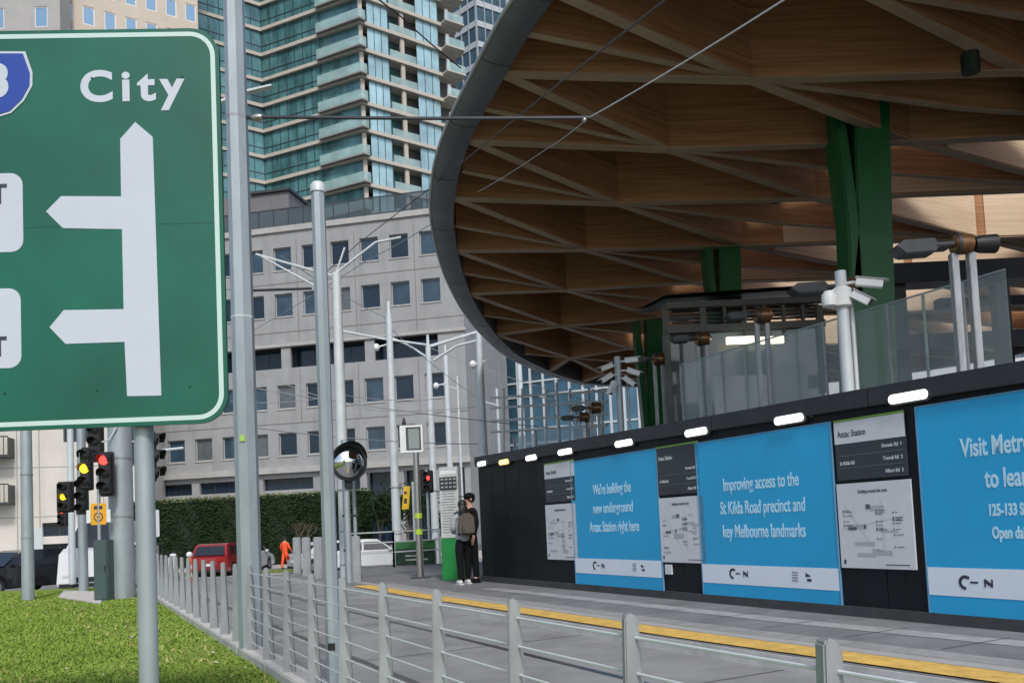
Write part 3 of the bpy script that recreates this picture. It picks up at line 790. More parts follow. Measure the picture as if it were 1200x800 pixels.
# ================================================================== HOARDING WALL
WC = 8.55; YF = 17.9
W0 = Vector((WC-.517*YF, YF)); WANG = math.atan2(-.8883, .4593); WD_ = Vector((.4593,-.8883)); WN = Vector((-.8883,-.4593))
def wh(px, py):
    d = ray(px, py); t = WC/(d.x+.517*d.y); p = CAM + d*t
    return (Vector((p.x,p.y))-W0).dot(WD_), p.z
HB = mat('black hoarding board', (.010,.0125,.017), .5, 0, .3, 1.6, .03, col2=(.005,.006,.009), streak=.25, spec=.25)
HT = mat('charcoal capping', (.026,.029,.035), .55, .1, .2, 3)
WL = 17.5
zt0, zt1 = wh(562, 535)[1], wh(1195, 424)[1]; u1 = wh(1195,424)[0]
def wtop(u): return zt0 + (zt1-zt0)*min(u,WL)/u1
wall = thing('hoarding_wall', 'long black hoarding wall with charcoal capping along the tram platform', 'wall', (*W0, PZ), WANG)
mb = MB(); 
def slabw(mb, u0, u1_, y0, y1, za, zb, ta, tb):
    mb.add([(u0,y0,za-PZ),(u1_,y0,zb-PZ),(u1_,y1,zb-PZ),(u0,y1,za-PZ),(u0,y0,ta-PZ),(u1_,y0,tb-PZ),(u1_,y1,tb-PZ),(u0,y1,ta-PZ)],
           [(0,3,2,1),(4,5,6,7),(0,1,5,4),(1,2,6,5),(2,3,7,6),(3,0,4,7)])
n = 14
for i in range(n):
    a_, b_ = WL*i/n, WL*(i+1)/n - .008
    slabw(mb, a_, b_, 0, .14, PZ, PZ, wtop(a_)-.2, wtop(b_)-.2)
mb.box(0, .14, .16, 7, 0, zt0-PZ-.2)
mb.build('board_panels', HB, wall)
mb = MB()
for i in range(7):
    a_, b_ = -.03+WL*i/7, WL*(i+1)/7-.035
    slabw(mb, a_, b_, -.07, .26, wtop(a_)-.2, wtop(b_)-.2, wtop(a_), wtop(b_))
mb.box(-.04,.2,.28,7,zt0-PZ-.2,zt0-PZ)
mb.build('capping', HT, wall, bevel=.006)
MB().box(-.02, WL, -.035, -.002, 0, .11).build('plinth', mat('grey plinth', (.05,.053,.056), .7, 0, .2, 3), wall)
mb = MB()
for i in range(1, 30): u = i*.6; mb.box(u-.004, u+.004, -.004, -.001, .12, 2.2)
mb.build('joint_strips', mat('joint black', (.006,.006,.007), .6), wall)
def mount(name, px, py, label, cat, group=None, y=.0):
    u, z = wh(px, py); p = W0 + WD_*u + WN*y
    return thing(name, label, cat, (p.x, p.y, z), WANG, group), u, z
# lights
for i, (px, py, lab) in enumerate([(568,543,'farthest white bulkhead light at the end of the hoarding'),(594,541,'amber bulkhead light near the far end of the hoarding'),
        (626,536,'white bulkhead light just left of the first notice board'),(666,529,'white bulkhead light above the small notice board nearest the people'),
        (735,519,'white bulkhead light above the underground station poster'),(820,506,'white bulkhead light above the gap beside the dark topped notice board'),
        (929,491,'white bulkhead light above the precinct access poster'),(1069,465,'nearest and largest white bulkhead light between notice board and right poster'),]):
    t, u, z = mount('wall_light', px, py, lab, 'wall light', 'bulkhead lights along the hoarding', .0)
    wd = .46 if i > 2 else .40
    MB().plate(rrect(wd+.05,.135,.065), -.05, -.003).build('housing', DARKM, t)
    MB().plate(rrect(wd,.095,.045), -.085, -.052).build('diffuser', LEDY if i == 1 else LEDW, t, bevel=.012)
    MB().tube((wd/2+.07,-.03,0),(wd/2+.07,-.001,0),.014,.014,8).build('conduit_gland', STEELD, t)
BLUE = mat('poster blue', (.025,.37,.69), .42, 0, .06, .8, spec=.35)
PW = mat('poster white', (.72,.80,.88), .5, 0, .03, 2)
PTX = mat('poster lettering', (.50,.76,.90), .5)
INK = mat('dark ink', (.03,.035,.06), .5)
def corners(l, r, y0, y1):
    uA, zt_ = wh(l[0], l[1]); uB, _ = wh(r[0], r[1]); return uA, uB
def poster(l, tl, bl, r, tr, br, label):
    uA, za = wh(l, bl); _, zA = wh(l, tl); uB, zb = wh(r, br); _, zB = wh(r, tr)
    z0 = (za+zb)/2; z1 = (zA+zB)/2; W_ = uB-uA; H_ = z1-z0
    p = W0 + WD_*uA + WN*.004
    t = thing('poster', label, 'poster', (p.x,p.y,z0), WANG, 'blue posters on the hoarding')
    MB().box(0, W_, -.02, 0, 0, H_).build('panel', BLUE, t, bevel=.003)
    MB().box(.004, W_-.004, -.0235, -.0205, .055*H_*2+.0, .29*H_*.75+.02).build('white_band', PW, t)
    fr = MB().box(-.014,0,-.026,0,-.014,H_+.014).box(W_,W_+.014,-.026,0,-.014,H_+.014).box(0,W_,-.026,0,-.014,0).box(0,W_,-.026,0,H_,H_+.014)
    fr.build('frame', mat('pale poster frame', (.12,.30,.48), .5), t)
    return t, W_, H_
def logos(t, W_, H_):
    zc = H_*.175
    mb = MB()
    for x in (W_*.26,):
        for k in range(9):
            a = R(60+25*k); c = (x+.055*math.cos(a), zc+.055*math.sin(a)); mb.box(c[0]-.014,c[0]+.014,-.027,-.0242,c[1]-.014,c[1]+.014)
    mb.box(W_*.26+.05, W_*.26+.13, -.027, -.0242, zc-.005, zc+.012)
    mb.box(W_*.26+.19, W_*.26+.205, -.027, -.0242, zc-.035, zc+.04); mb.add([(W_*.26+.205,-.027,zc+.04),(W_*.26+.205,-.027,zc),(W_*.26+.26,-.027,zc-.035),(W_*.26+.26,-.027,zc+.0)],[(0,1,2,3)]); mb.box(W_*.26+.26,W_*.26+.275,-.027,-.0242,zc-.035,zc+.04)
    mb.build('emblem', INK, t)
    m2 = MB()
    for k in range(4): m2.box(W_*.70, W_*.70+.09, -.027, -.0242, zc-.055+k*.032, zc-.04+k*.032)
    m2.build('fine_print', mat('grey ink', (.25,.27,.32), .6), t)
    m3 = MB().add([(W_*.79,-.027,zc+.05),(W_*.79,-.027,zc-.0),(W_*.79+.09,-.027,zc+.01)],[(0,1,2)]); m3.box(W_*.79+.02,W_*.79+.085,-.027,-.0242,zc-.05,zc-.02); m3.build('government_mark', INK, t)
t1, w1, h1 = poster(677, 540, 686, 779, 525, 696, 'blue poster reading We are building the new underground station right here')
for i, s in enumerate(["We're building the", "new underground", "Anzac Station right here"]):
    text(s, .235, PTX, t1, w1*.5, h1*(.755-.143*i)-.07, -.0215, sx=[.60,.66,.60][i], bold=.003)
logos(t1, w1, h1)
t2, w2, h2_ = poster(827, 515, 703, 988, 497, 715, 'blue poster reading Improving access to the road precinct and key landmarks')
for i, s in enumerate(["Improving access to the", "St Kilda Road precinct and", "key Melbourne landmarks"]):
    text(s, .235, PTX, t2, w2*.5, h2_*(.715-.143*i)-.07, -.0215, sx=.58, bold=.003)
logos(t2, w2, h2_)
uA, zA = wh(1075, 478); _, za = wh(1092, 722); 
p = W0 + WD_*uA + WN*.004; w3, h3_ = 2.9, h2_
t3 = thing('poster', 'blue poster at the right edge reading Visit Metro to learn', 'poster', (p.x,p.y,(za+ (zA-h2_))/2), WANG, 'blue posters on the hoarding')
h3_ = zA-(za+(zA-h2_))/2
MB().box(0, w3, -.02, 0, 0, h3_).build('panel', BLUE, t3, bevel=.003)
MB().box(.004, w3-.004, -.0235, -.0205, .11*h3_, .24*h3_).build('white_band', PW, t3)
MB().box(-.014,0,-.026,0,-.014,h3_+.014).box(0,w3,-.026,0,-.014,0).box(0,w3,-.026,0,h3_,h3_+.014).build('frame', MATS['pale poster frame'], t3)
def fit3(s, zc, size, x0, sx):
    return text(s, size, PTX, t3, x0, zc, -.0215, align='LEFT', sx=sx, bold=.005)
fit3("Visit Metro", h3_*.745, .25, wh(1129,545)[0]-uA, .60); fit3("to learn", h3_*.60, .25, wh(1157,575)[0]-uA, .60)
fit3("125-133 Swan", h3_*.475, .15, wh(1160,605)[0]-uA, .56); fit3("Open daily", h3_*.375, .15, wh(1165,630)[0]-uA, .56)
logos(t3, 1.55, h3_)
NB = mat('notice board dark', (.035,.042,.055), .5, 0, .1, 4); NW = mat('notice paper', (.62,.65,.69), .5, 0, .05, 3); NG = mat('green strip', (.16,.32,.05), .5)
NP = mat('pale map line', (.40,.43,.45), .6); NT = mat('pale lettering', (.55,.58,.62), .5)
def board(l, tl, bl, r, tr, br, m, label, kind):
    uA, za = wh(l, bl); _, zA = wh(l, tl); uB, zb = wh(r, br); _, zB = wh(r, tr)
    z0 = (za+zb)/2; z1 = (zA+zB)/2; W_ = uB-uA; H_ = z1-z0; p = W0 + WD_*uA + WN*.004
    t = thing(kind, label, 'notice board', (p.x,p.y,z0), WANG, 'notices on the hoarding')
    MB().box(0,W_,-.02,0,0,H_).build('panel', m, t, bevel=.003); return t, W_, H_
def header(l, tl, bl, r, tr, br, label, white_top, title):
    t, W_, H_ = board(l,tl,bl,r,tr,br, NB, label, 'direction_sign')
    MB().box(0,W_,-.023,-.0205,H_-.025,H_).build('green_strip', NG, t)
    if white_top: MB().box(0,W_,-.0225,-.0203,H_*.60,H_-.027).build('title_panel', NW, t)
    text(title, .10 if white_top else .085, INK if white_top else NT, t, W_*.05, H_*.71, -.0235, 'LEFT', sx=.68, bold=.001)
    tm = INK if white_top else NT
    m_ = MB()
    for zz in (.40,.2): m_.box(W_*.04,W_*.96,-.0225,-.0205,H_*zz-.003,H_*zz+.003)
    m_.build('rule_lines', mat('rule grey', (.14,.15,.17), .6), t)
    for k, zz in enumerate((.47, .27, .07)):
        text(["Domain Rd  1", "Toorak Rd  2", "Albert Rd  3"][k], .055, NT, t, W_*.95, H_*zz, -.0225, 'RIGHT', sx=.8, bold=.001)
    text("St Kilda Rd", .055, NT, t, W_*.06, H_*.25, -.0225, 'LEFT', sx=.8, bold=.001)
def mapb(l, tl, bl, r, tr, br, label, seed):
    t, W_, H_ = board(l,tl,bl,r,tr,br, NW, label, 'map_notice'); rnd = random.Random(seed)
    text("Getting around the area", .055, INK, t, W_*.5, H_*.88, -.0215, sx=.7)
    a_ = MB()
    for k in range(7):
        x, z = rnd.uniform(.05,.7)*W_, rnd.uniform(.12,.75)*H_; a_.box(x,x+rnd.uniform(.08,.28)*W_,-.0222-k*.0001,-.0202,z,z+rnd.uniform(.01,.08)*H_)
    for (x0,z0,x1,z1) in ((.05,.45,.9,.6),(.1,.75,.5,.2),(.6,.8,.62,.15)):
        L_ = math.hypot((x1-x0)*W_,(z1-z0)*H_); nx,nz=-(z1-z0)*H_/L_*.0025,(x1-x0)*W_/L_*.0025
        a_.add([(x0*W_+nx,-.0232,z0*H_+nz),(x0*W_-nx,-.0232,z0*H_-nz),(x1*W_-nx,-.0232,z1*H_-nz),(x1*W_+nx,-.0232,z1*H_+nz)],[(0,1,2,3)])
    a_.build('map_drawing', NP, t)
    b_ = MB(); b_.box(W_*.40,W_*.46,-.0242,-.0235,H_*.69,H_*.745); b_.box(W_*.14,W_*.26,-.0242,-.0235,H_*.45,H_*.485); b_.box(W_*.36,W_*.39,-.0242,-.0235,H_*.46,H_*.51)
    for k in range(26):
        x = rnd.choice((.08,.53,.53,.75))*W_; z = rnd.uniform(.2,.68)*H_; b_.box(x,x+.016,-.0242,-.0235,z,z+.016); b_.box(x+.03,x+.03+rnd.uniform(.03,.1),-.0242,-.0235,z+.003,z+.010)
    b_.build('map_symbols', mat('symbol ink', (.10,.11,.13), .6), t)
    MB().box(W_*.62,W_*.93,-.0242,-.0235,H_*.045,H_*.055).box(W_*.05,W_*.08,-.0242,-.0235,H_*.05,H_*.10).build('footer_marks', INK, t)
header(641,542,589,676,538,586,'white topped station name sign above the leftmost map notice',True,'Anzac Station')
mapb(643,592,655,679,588,656,'leftmost map notice on the hoarding, beside the people',1)
header(773,522,580,823,517,577,'all dark station name sign between the two middle posters',False,'Anzac Station')
mapb(777,584,657,830,579,661,'map notice between the two middle blue posters',2)
header(983,490,563,1066,482,557,'white topped station name sign left of the right edge poster',True,'Anzac Station')
mapb(988,567,665,1076,560,667,'largest map notice left of the right edge poster',3)
t, W_, H_ = board(781,661,672,789,661,673, NW, 'tiny white sticker below the middle map notice', 'sticker')

# ================================================================== STATION DECK, BALUSTRADE
DC = 12.0
def dpt(Y, c=DC): return Vector((c-.517*Y, Y))
def dz(px, py, c=DC):
    d = ray(px, py); t = c/(d.x+.517*d.y); return CAM + d*t
DZ = 2.45
deck = MB().prism([tuple(W0+WD_*.2-WN*.3), tuple(W0+WD_*17-WN*.3), (26,2), (26,26), (3.5,24)], DZ-.3, DZ)
struct(deck.build('terrace', mat('terrace paving', (.13,.13,.125), .8, 0, .1, 2)))
BGL = mat('clear balustrade glass', (.42,.50,.48), .05, 0, .08, 1.5, alpha=.22, spec=1.)
EDGE = mat('glass edge', (.30,.40,.36), .2, alpha=.9)
bal = thing('glass_balustrade', 'frameless glass balustrade rising above the black hoarding wall', 'balustrade', (*dpt(14), DZ))
topz = (dz(1115,335).z + dz(865,408).z)/2
ys = [dz(p, 420).y for p in (1137,1115)]
ylist = [7.6+.53*i for i in range(0, 22)]
for i, (y0, y1) in enumerate(zip(ylist, ylist[1:])):
    if y1 < dz(1137,380).y or y0 > dz(812,430).y: continue
    a_, b_ = dpt(y0), dpt(y1-.02)
    MB().beam(a_, b_, .02, DZ+.02, topz).build('glass_panel', BGL, bal, world=True)
    st = MB().beam(dpt(y1-.025)+Vector((-.02,-.01)), dpt(y1)+Vector((-.02,-.01)), .035, DZ, topz)
    st.beam(a_, b_, .028, topz+.002, topz+.022)
    st.build('panel_edge', EDGE if i % 2 else STEELD, bal, world=True)
MB().beam(dpt(dz(1137,380).y-.4), dpt(dz(812,430).y+.2), .08, DZ, DZ+.12).build('base_channel', STEELD, bal, world=True)
# lift enclosure and dark frames
def dbox(mb, px0, px1, py0, py1, Y, th=.3):
    a_, b_ = at(px0,(py0+py1)/2,Y), at(px1,(py0+py1)/2,Y); zt_ = at((px0+px1)/2,py0,Y).z; zb_ = at((px0+px1)/2,py1,Y).z
    return mb.box(a_.x, b_.x, Y, Y+th, zb_, zt_)
lift = thing('lift_enclosure', 'grey metal and glass lift enclosure behind the wall, below the canopy', 'lift', (*Vector((at(870,400,22).x,22)), DZ))
for k,(a_,b_,c_,d_) in enumerate(((780,968,350,357),(780,968,378,386),(780,787,357,500),(824,831,357,500),(960,968,357,460),(872,875,357,400),(918,921,357,400),(800,803,400,500),(848,851,357,378),(895,898,357,378),(940,943,357,378))):
    mb = MB(); dbox(mb,a_,b_,c_,d_,21.6+(0 if k<2 else .03+.004*k),.25 if k<2 else .12); mb.build('frame_bar', mat('lift frame grey', (.12,.125,.125), .5, .3, .1, 3), lift, world=True)
for k in range(4):
    mb = MB(); dbox(mb, 787,960,360+k*4.4,362.4+k*4.4,21.95,.05); mb.build('louvre', DARKM, lift, world=True)
mb = MB(); dbox(mb, 786,824,400,505,21.75,.05); dbox(mb,832,962,386,500,21.75,.05); mb.build('glazing', mat('grey lift glass', (.20,.25,.27), .08, 0, .2, .8, alpha=.7, spec=.9), lift, world=True)
mb = MB(); a_ = at(780,350,21.6); b_ = at(968,350,21.6); mb.add([(a_.x,21.6,a_.z),(b_.x,21.6,a_.z+.1),(b_.x+.2,25,a_.z+.6),(a_.x-.2,25,a_.z+.5)],[(0,1,2,3)])
mb.add([(a_.x,21.6,a_.z+.1),(b_.x,21.6,a_.z+.2),(b_.x+.2,25,a_.z+.7),(a_.x-.2,25,a_.z+.6)],[(0,1,2,3)]); mb.build('roof', DARKM, lift, world=True)
mb = MB(); dbox(mb, 780,966,388,500,24.5,.2); mb.build('rear_wall', mat('rear wall grey', (.16,.165,.17), .7, 0, .15, 1), lift, world=True)
for (a_,b_) in ((852,884),(888,919)):
    mb = MB(); dbox(mb, a_, b_, 394, 402, 21.3, .12); tag(mb.build('strip_light', mat('warm tube', (.9,.85,.7), .4, emit=(1,.9,.68), estr=1.6), world=True), 'left warm strip light under the lift canopy' if a_<870 else 'right warm strip light under the lift canopy', 'strip light', 'strip lights under the lift canopy')
beam_ = thing('steel_beam', 'long dark blue steel beam under the canopy at right', 'beam', (*Vector((at(1150,320,20).x,20)), DZ))
mb = MB(); a_, b_ = at(1040,330,20), at(1500,330,20); zt_, zb_ = at(1120,305,20).z, at(1120,327,20).z; mb.box(a_.x,b_.x,20,20.5,zb_,zt_); mb.box(a_.x-.0,b_.x,19.9,20.6,zb_-.06,zb_-.001)
mb.build('beam', mat('dark blue steel', (.028,.035,.05), .5, .2, .2, 1), beam_, world=True)
mb = MB()
for px in (1050, 1172, 1300): dbox(mb, px, px+16, 330, 470, 20.1, .3)
mb.build('upright', DARKM, beam_, world=True)
mb = MB(); dbox(mb, 1000,1300,388,405,19,.3); dbox(mb,1100,1300,345,356,23,.3); tag(mb.build('service_beam', MATS['dark blue steel'], world=True), 'pair of low dark beams behind the glass at right', 'beam')
# stair flanks: pale panels behind glass
mb = MB(); dbox(mb, 838, 900, 440, 500, 19.5,.1); dbox(mb, 905,948,425,500,19.8,.1); 
tag(mb.build('panel_screen', mat('pale panel screen', (.50,.53,.53), .5, 0, .1, 1), world=True), 'pale grey screen panels behind the balustrade glass', 'screen')
mb = MB(); dbox(mb, 645, 700, 500, 530, 26,.1)

# ------------------------------------------------ light posts on the deck
def deckpost(px, top, Y, wd, label, m, arms, name='light_post', m2=None):
    p = at(px, top, Y); t = thing(name, label, 'lamp post', (p.x, Y, DZ))
    h = p.z - DZ
    for s in (-1,1): MB().box(s*wd*.32-wd*.13, s*wd*.32+wd*.13, -.05,.05, 0, h).build('post', m, t, bevel=.006)
    return t, h
BR = mat('bronze lamp glass', (.20,.10,.045), .25, .4, .35, 14)
def bronze(t, x, z, r=.16):
    MB().lathe([(.3*r,-1.2*r),(.95*r,-.8*r),(r,0),(.95*r,.8*r),(.3*r,1.2*r)][::1], 18, (x,-.02,z), 'X').build('lamp_head', BR, t, smooth=45)
    MB().lathe([(r*1.06,-.16*r),(r*1.06,.16*r)], 18, (x-.55*r,-.02,z), 'X').build('lamp_band', DARKM, t, smooth=45)
def flood(t, x0, x1, z, hh=.1):
    s = 1 if x1 > x0 else -1; L_ = abs(x1-x0)
    MB().plate([(x0,z-hh*.3),(x0+s*L_*.3,z-hh*.35),(x0+s*L_*.32,z-hh),(x0+s*L_*.85,z-hh*1.1),(x1,z-hh*.1),(x0+s*L_*.85,z+hh*.7),(x0+s*L_*.32,z+hh*.8),(x0+s*L_*.3,z+hh*.2),(x0,z+hh*.25)], -.14, .14).build('floodlight', DARKM, t, bevel=.015)
Y = 10.6
t, h = deckpost(1127, 297, Y, .34, 'tall twin steel light post with bronze lamp and black floodlights, nearest on the right', STEELD, 0)
bronze(t, 0, h+.11, .13); flood(t, -.14, -.88, h+.10, .1); 
MB().lathe([(.02,.14),(.09,.15),(.11,.22),(.12,.42),(.05,.46)], 14, (0,-.02,h+.10), 'X').build('spotlight', BLACK, t, smooth=40)
Y = 11.4
p = at(1010, 470, Y)
t = thing('camera_post', 'slender white post carrying white security cameras above the wall', 'camera post', (at(985,325,Y).x, Y, DZ)); h = at(985,318,Y).z-DZ
MB().tube((0,0,0),(0,0,h),.085,.075,16).build('post', PALEM, t, smooth=40); MB().tube((.13,.02,0),(.13,.02,h-.3),.03,.03,10).build('conduit', PALEM, t, smooth=40)
def seccam(t, x, z, dx, dz_, m=WHITE, L_=.34):
    d = Vector((dx, -.35, dz_)).normalized(); a_ = Vector((x,-.1,z)); q_ = d.to_track_quat('Y','Z'); mb = MB()
    c = MB().box(-.055,.055,0,L_,-.05,.05); mb.add([a_ + q_ @ Vector(v) for v in c.v], c.f)
    c = MB().box(-.07,.07,-.02,L_+.06,.055,.065); mb.add([a_ + q_ @ Vector(v) for v in c.v], c.f)
    o = mb.build('security_camera', m, t, bevel=.008)
    c = MB().box(-.04,.04,L_+.002,L_+.01,-.035,.035); l_ = MB(); l_.add([a_ + q_ @ Vector(v) for v in c.v], c.f); l_.build('lens', BLACK, o)
    MB().tube((0,-.02,z),(x,-.1,z),.02,.02,8).build('camera_bracket', m, t)
MB().lathe([(.10,-.2),(.13,-.18),(.13,.05),(.09,.08)], 16, (0,0,h-.3)).build('collar', WHITE, t, smooth=40)
seccam(t, .16, h-.18, 1, -.25); seccam(t, .10, h-.34, .6, -.5, L_=.26); 
MB().lathe([(.03,-.15),(.09,-.12),(.10,0),(.06,.08)], 14, (-.2,-.06,h-.36)).build('dome_camera', WHITE, t, smooth=40); MB().tube((-.2,-.06,h-.3),(0,0,h-.22),.02,.02,8).build('camera_bracket', WHITE, t)
# floodlight post behind the camera post
Y = 12.6; t = thing('light_post', 'dark post with a long black floodlight pointing left behind the white camera post', 'lamp post', (at(992,336,Y).x, Y, DZ)); h = at(985,335,Y).z-DZ
MB().box(-.05,.05,-.05,.05,0,h).build('post', STEELD, t); flood(t, -.1, -.88, h-.02, .09); bronze(t, .03, h+.0, .12)
for (px, py, Y, lab) in ((893,370,17,'bronze lamp post left of the white camera post'),(823,397,20,'bronze lamp post beside the lift enclosure'),(772,421,22,'bronze lamp post before the third green column'),(698,478,25,'small bronze lamp post near the glass building'),(684,489,27,'smallest bronze lamp post at the far end of the deck')):
    t = thing('light_post', lab, 'lamp post', (at(px,py,Y).x, Y, DZ), 0, 'bronze lamp posts on the deck'); h = at(px,py,Y).z-DZ
    MB().box(-.16,-.08,-.05,.05,0,h).build('post', STEELD, t); MB().box(.04,.12,-.05,.05,0,h-.05).build('post', STEELD, t); bronze(t, .0, h, .17); flood(t, -.15, -.75, h+.02, .08)
# camera cluster
Y = 19; t = thing('camera_post', 'stubby post with a cluster of white security cameras at the canopy tip', 'camera post', (at(724,430,Y).x, Y, DZ)); h = at(722,418,Y).z-DZ
MB().tube((0,0,0),(0,0,h),.075,.075,14).build('post', GALV, t, smooth=40); MB().tube((.2,0,0),(.2,0,h-.45),.03,.03,8).build('conduit', GALV, t)
for x, z, dx, dz_ in ((.16,h-.12,1,.0),(.2,h-.33,1,-.45),(.12,h-.5,.8,-.7),(-.14,h-.2,-1,-.4),(-.16,h-.42,-1,-.6),(-.1,h-.6,-.4,-.8)): seccam(t, x, z, dx, dz_, L_=.3)
# glass windscreens at far deck end
t = thing('glass_balustrade', 'distant blue tinted glass panels at the far end of the deck', 'balustrade', (*dpt(24,13), DZ))
for i in range(3):
    y0 = 19.5+i*1.05; MB().beam(dpt(y0,11.8), dpt(y0+1.0,11.8), .02, DZ+.02, DZ+1.25).build('glass_panel', mat('blue glass panel', (.16,.28,.36), .05, 0, alpha=.5, spec=1.), t, world=True)
    MB().beam(dpt(y0+1.0,11.8), dpt(y0+1.05,11.8), .06, DZ, DZ+1.27).build('mullion', STEELD, t, world=True)
# pale pipe railings behind the far wall end
t = thing('pipe_railing', 'white tubular railings behind the far end of the hoarding', 'railing', (at(640,500,30).x, 30, 1.5))
mb = MB()
for py in (460, 472, 487, 500):
    mb.tube(at(575,py+6,31), at(712,py-2,29), .045, .045, 8)
for px in (590,612,640,668,690,706): mb.tube(at(px,455,30), at(px,540,30), .05, .05, 8)
mb.build('rails', PALEM, t, world=True)

# ================================================================== ROAD SIGN
SG = mat('sign green', (.003,.105,.066), .36, 0, .28, .9, .03, spec=.5, detail=3); SW = mat('sign reflective white', (.50,.55,.62), .5, 0, .04, 2)  # patchy green variation stands in for reflections on the sheet
SB = mat('shield blue', (.012,.055,.32), .4); SE = mat('sign edge white green', (.50,.66,.62), .5)
ys_ = 5.0; c_tr = at(256, 37, ys_); c_br = at(268, 498, ys_)
SH = c_tr.z - c_br.z; SWD = 3.3; tilt = R(-1.6)
sg = thing('road_sign', 'large green direction sign reading City with white arrows on a grey post', 'road sign', ((c_tr.x+c_br.x)/2, ys_, 0), R(3))
Lx = lambda px, py: at(px, py, ys_).x - sg.location.x
def sp_(px, py):            # photo place -> sheet coordinates
    p = at(px, py, ys_); x, z = p.x - sg.location.x, p.z; 
    return x, z
zb = at(150, 500, ys_).z; zt = at(150, 38, ys_).z; zc = (zb+zt)/2; SH = zt - zb
MB().plate(rrect(SWD, SH, .17, 8, -SWD/2, zc), -.004, .02).build('sheet', SG, sg)
outer = rrect(SWD-.045, SH-.045, .15, 8, -SWD/2, zc); inn = rrect(SWD-.10, SH-.10, .122, 8, -SWD/2, zc); n = len(outer)
MB().add([(p[0],-.0055,p[1]) for p in outer]+[(p[0],-.0055,p[1]) for p in inn], [(i,(i+1)%n,(i+1)%n+n,i+n) for i in range(n)]).build('border', SE, sg)
arrow_px = [(161,146),(181,163),(191,464),(152,465),(149,402),(82,405),(64,386),(80,366),(148,364),(146,271),(79,271),(60,252),(77,234),(145,233),(144,166)]
MB().plate([sp_(*p) for p in arrow_px], -.0062, -.0045).build('arrow', SW, sg)
x0, z0 = sp_(99,123); xe, _ = sp_(218,123)
o = text("City", 1.0, SW, sg, 0, 0, 0, 'LEFT', bold=.032, sp=1.32); 
vx = [v.co.x for v in o.data.vertices]; vz = [v.co.z for v in o.data.vertices]; zC = sp_(115,87)[1]
kx = (xe-x0)/(max(vx)-min(vx)); kz = (zC-z0)/.72
mx_ = min(vx)
for v in o.data.vertices: v.co.x = x0 + (v.co.x-mx_)*kx; v.co.z = z0 + v.co.z*kz; v.co.y = -.0055 - (.0008 if v.co.y < 0 else 0)
def plate_(pxc, top, bot, right, tx_, tz, nm):
    x1, _ = sp_(right, (top+bot)/2); z1 = sp_(right, top)[1]; z0 = sp_(right, bot)[1]; wd = 1.1
    o = MB().plate(rrect(wd, z1-z0, .07, 6, x1-wd/2, (z0+z1)/2), -.0062, -.0045).build('street_plate', SW, sg)
    return o
plate_(0, 208, 299, 34, 0, 0, ''); plate_(0, 341, 433, 32, 0, 0, '')
for (l, r_, b, tp) in ((1,17,245,221),(1,17,421,397)):
    o = text("T", 1, INK, sg, 0, 0, 0, 'LEFT', bold=.03)
    xs = [v.co.x for v in o.data.vertices]; zs = [v.co.z for v in o.data.vertices]; X0, Z0 = sp_(-1,b); X1, Z1 = sp_(16,tp)
    for v in o.data.vertices: v.co.x = X0+(v.co.x-min(xs))/(max(xs)-min(xs))*(X1-X0); v.co.z = Z0+(v.co.z-min(zs))/(max(zs)-min(zs))*(Z1-Z0); v.co.y = -.0068-(.0005 if v.co.y<0 else 0)
def shield(s, y, m, nm, par):
    cx, cz_ = sp_(2, 107); w_ = sp_(46,107)[0]-cx; h_ = (sp_(2,69)[1]-sp_(2,146)[1])/2
    pr = [(0,-1),(.42,-.86),(.75,-.5),(.97,-.05),(.98,.35),(.80,.98),(0,1)]
    P = [(cx+a*w_*s, cz_+b*h_*s) for a,b in pr] + [(cx-a*w_*s, cz_+b*h_*s) for a,b in pr[::-1][1:-1]]
    return MB().plate(P, y, y+.003).build(nm, m, par)
sh = shield(1., -.0085, SW, 'route_shield', sg); shield(.93, -.0120, SB, 'shield_face', sh)
o = text("3", 1, SW, sg, 0, 0, 0, 'LEFT', bold=.045); xs = [v.co.x for v in o.data.vertices]; zs = [v.co.z for v in o.data.vertices]; X0, Z0 = sp_(-4,123); X1, Z1 = sp_(18,82)
for v in o.data.vertices: v.co.x = X0+(v.co.x-min(xs))/(max(xs)-min(xs))*(X1-X0); v.co.z = Z0+(v.co.z-min(zs))/(max(zs)-min(zs))*(Z1-Z0); v.co.y = -.0135-(.0005 if v.co.y<0 else 0)
for px, dx in ((166,0),):
    x_, _ = sp_(px, 640)
    for xx in (x_, x_-1.7): MB().tube((xx,.10,0),(xx,.10,zt-.1),.056,.056,20).build('post', GALV, sg, smooth=40)
MB().box(-SWD+.05,-.03,-.0049,-.0043,zc-.002,zc+.002).build('sheet_joint', mat('joint green', (.002,.06,.04), .5), sg)
for xx in (-.22,-.75,-1.28,-1.8):
    for z in (zb+.22, zt-.3): MB().lathe([(.009,0),(.006,.003)],10,(xx,-.0045,z),'Y').build('rivet', MATS['joint green'], sg)
mb = MB()
for z in (zb+.35, zc, zt-.35): mb.box(-SWD+.2,-.15,.021,.045,z-.03,z+.03)
mb.build('backing_rail', GALV, sg)

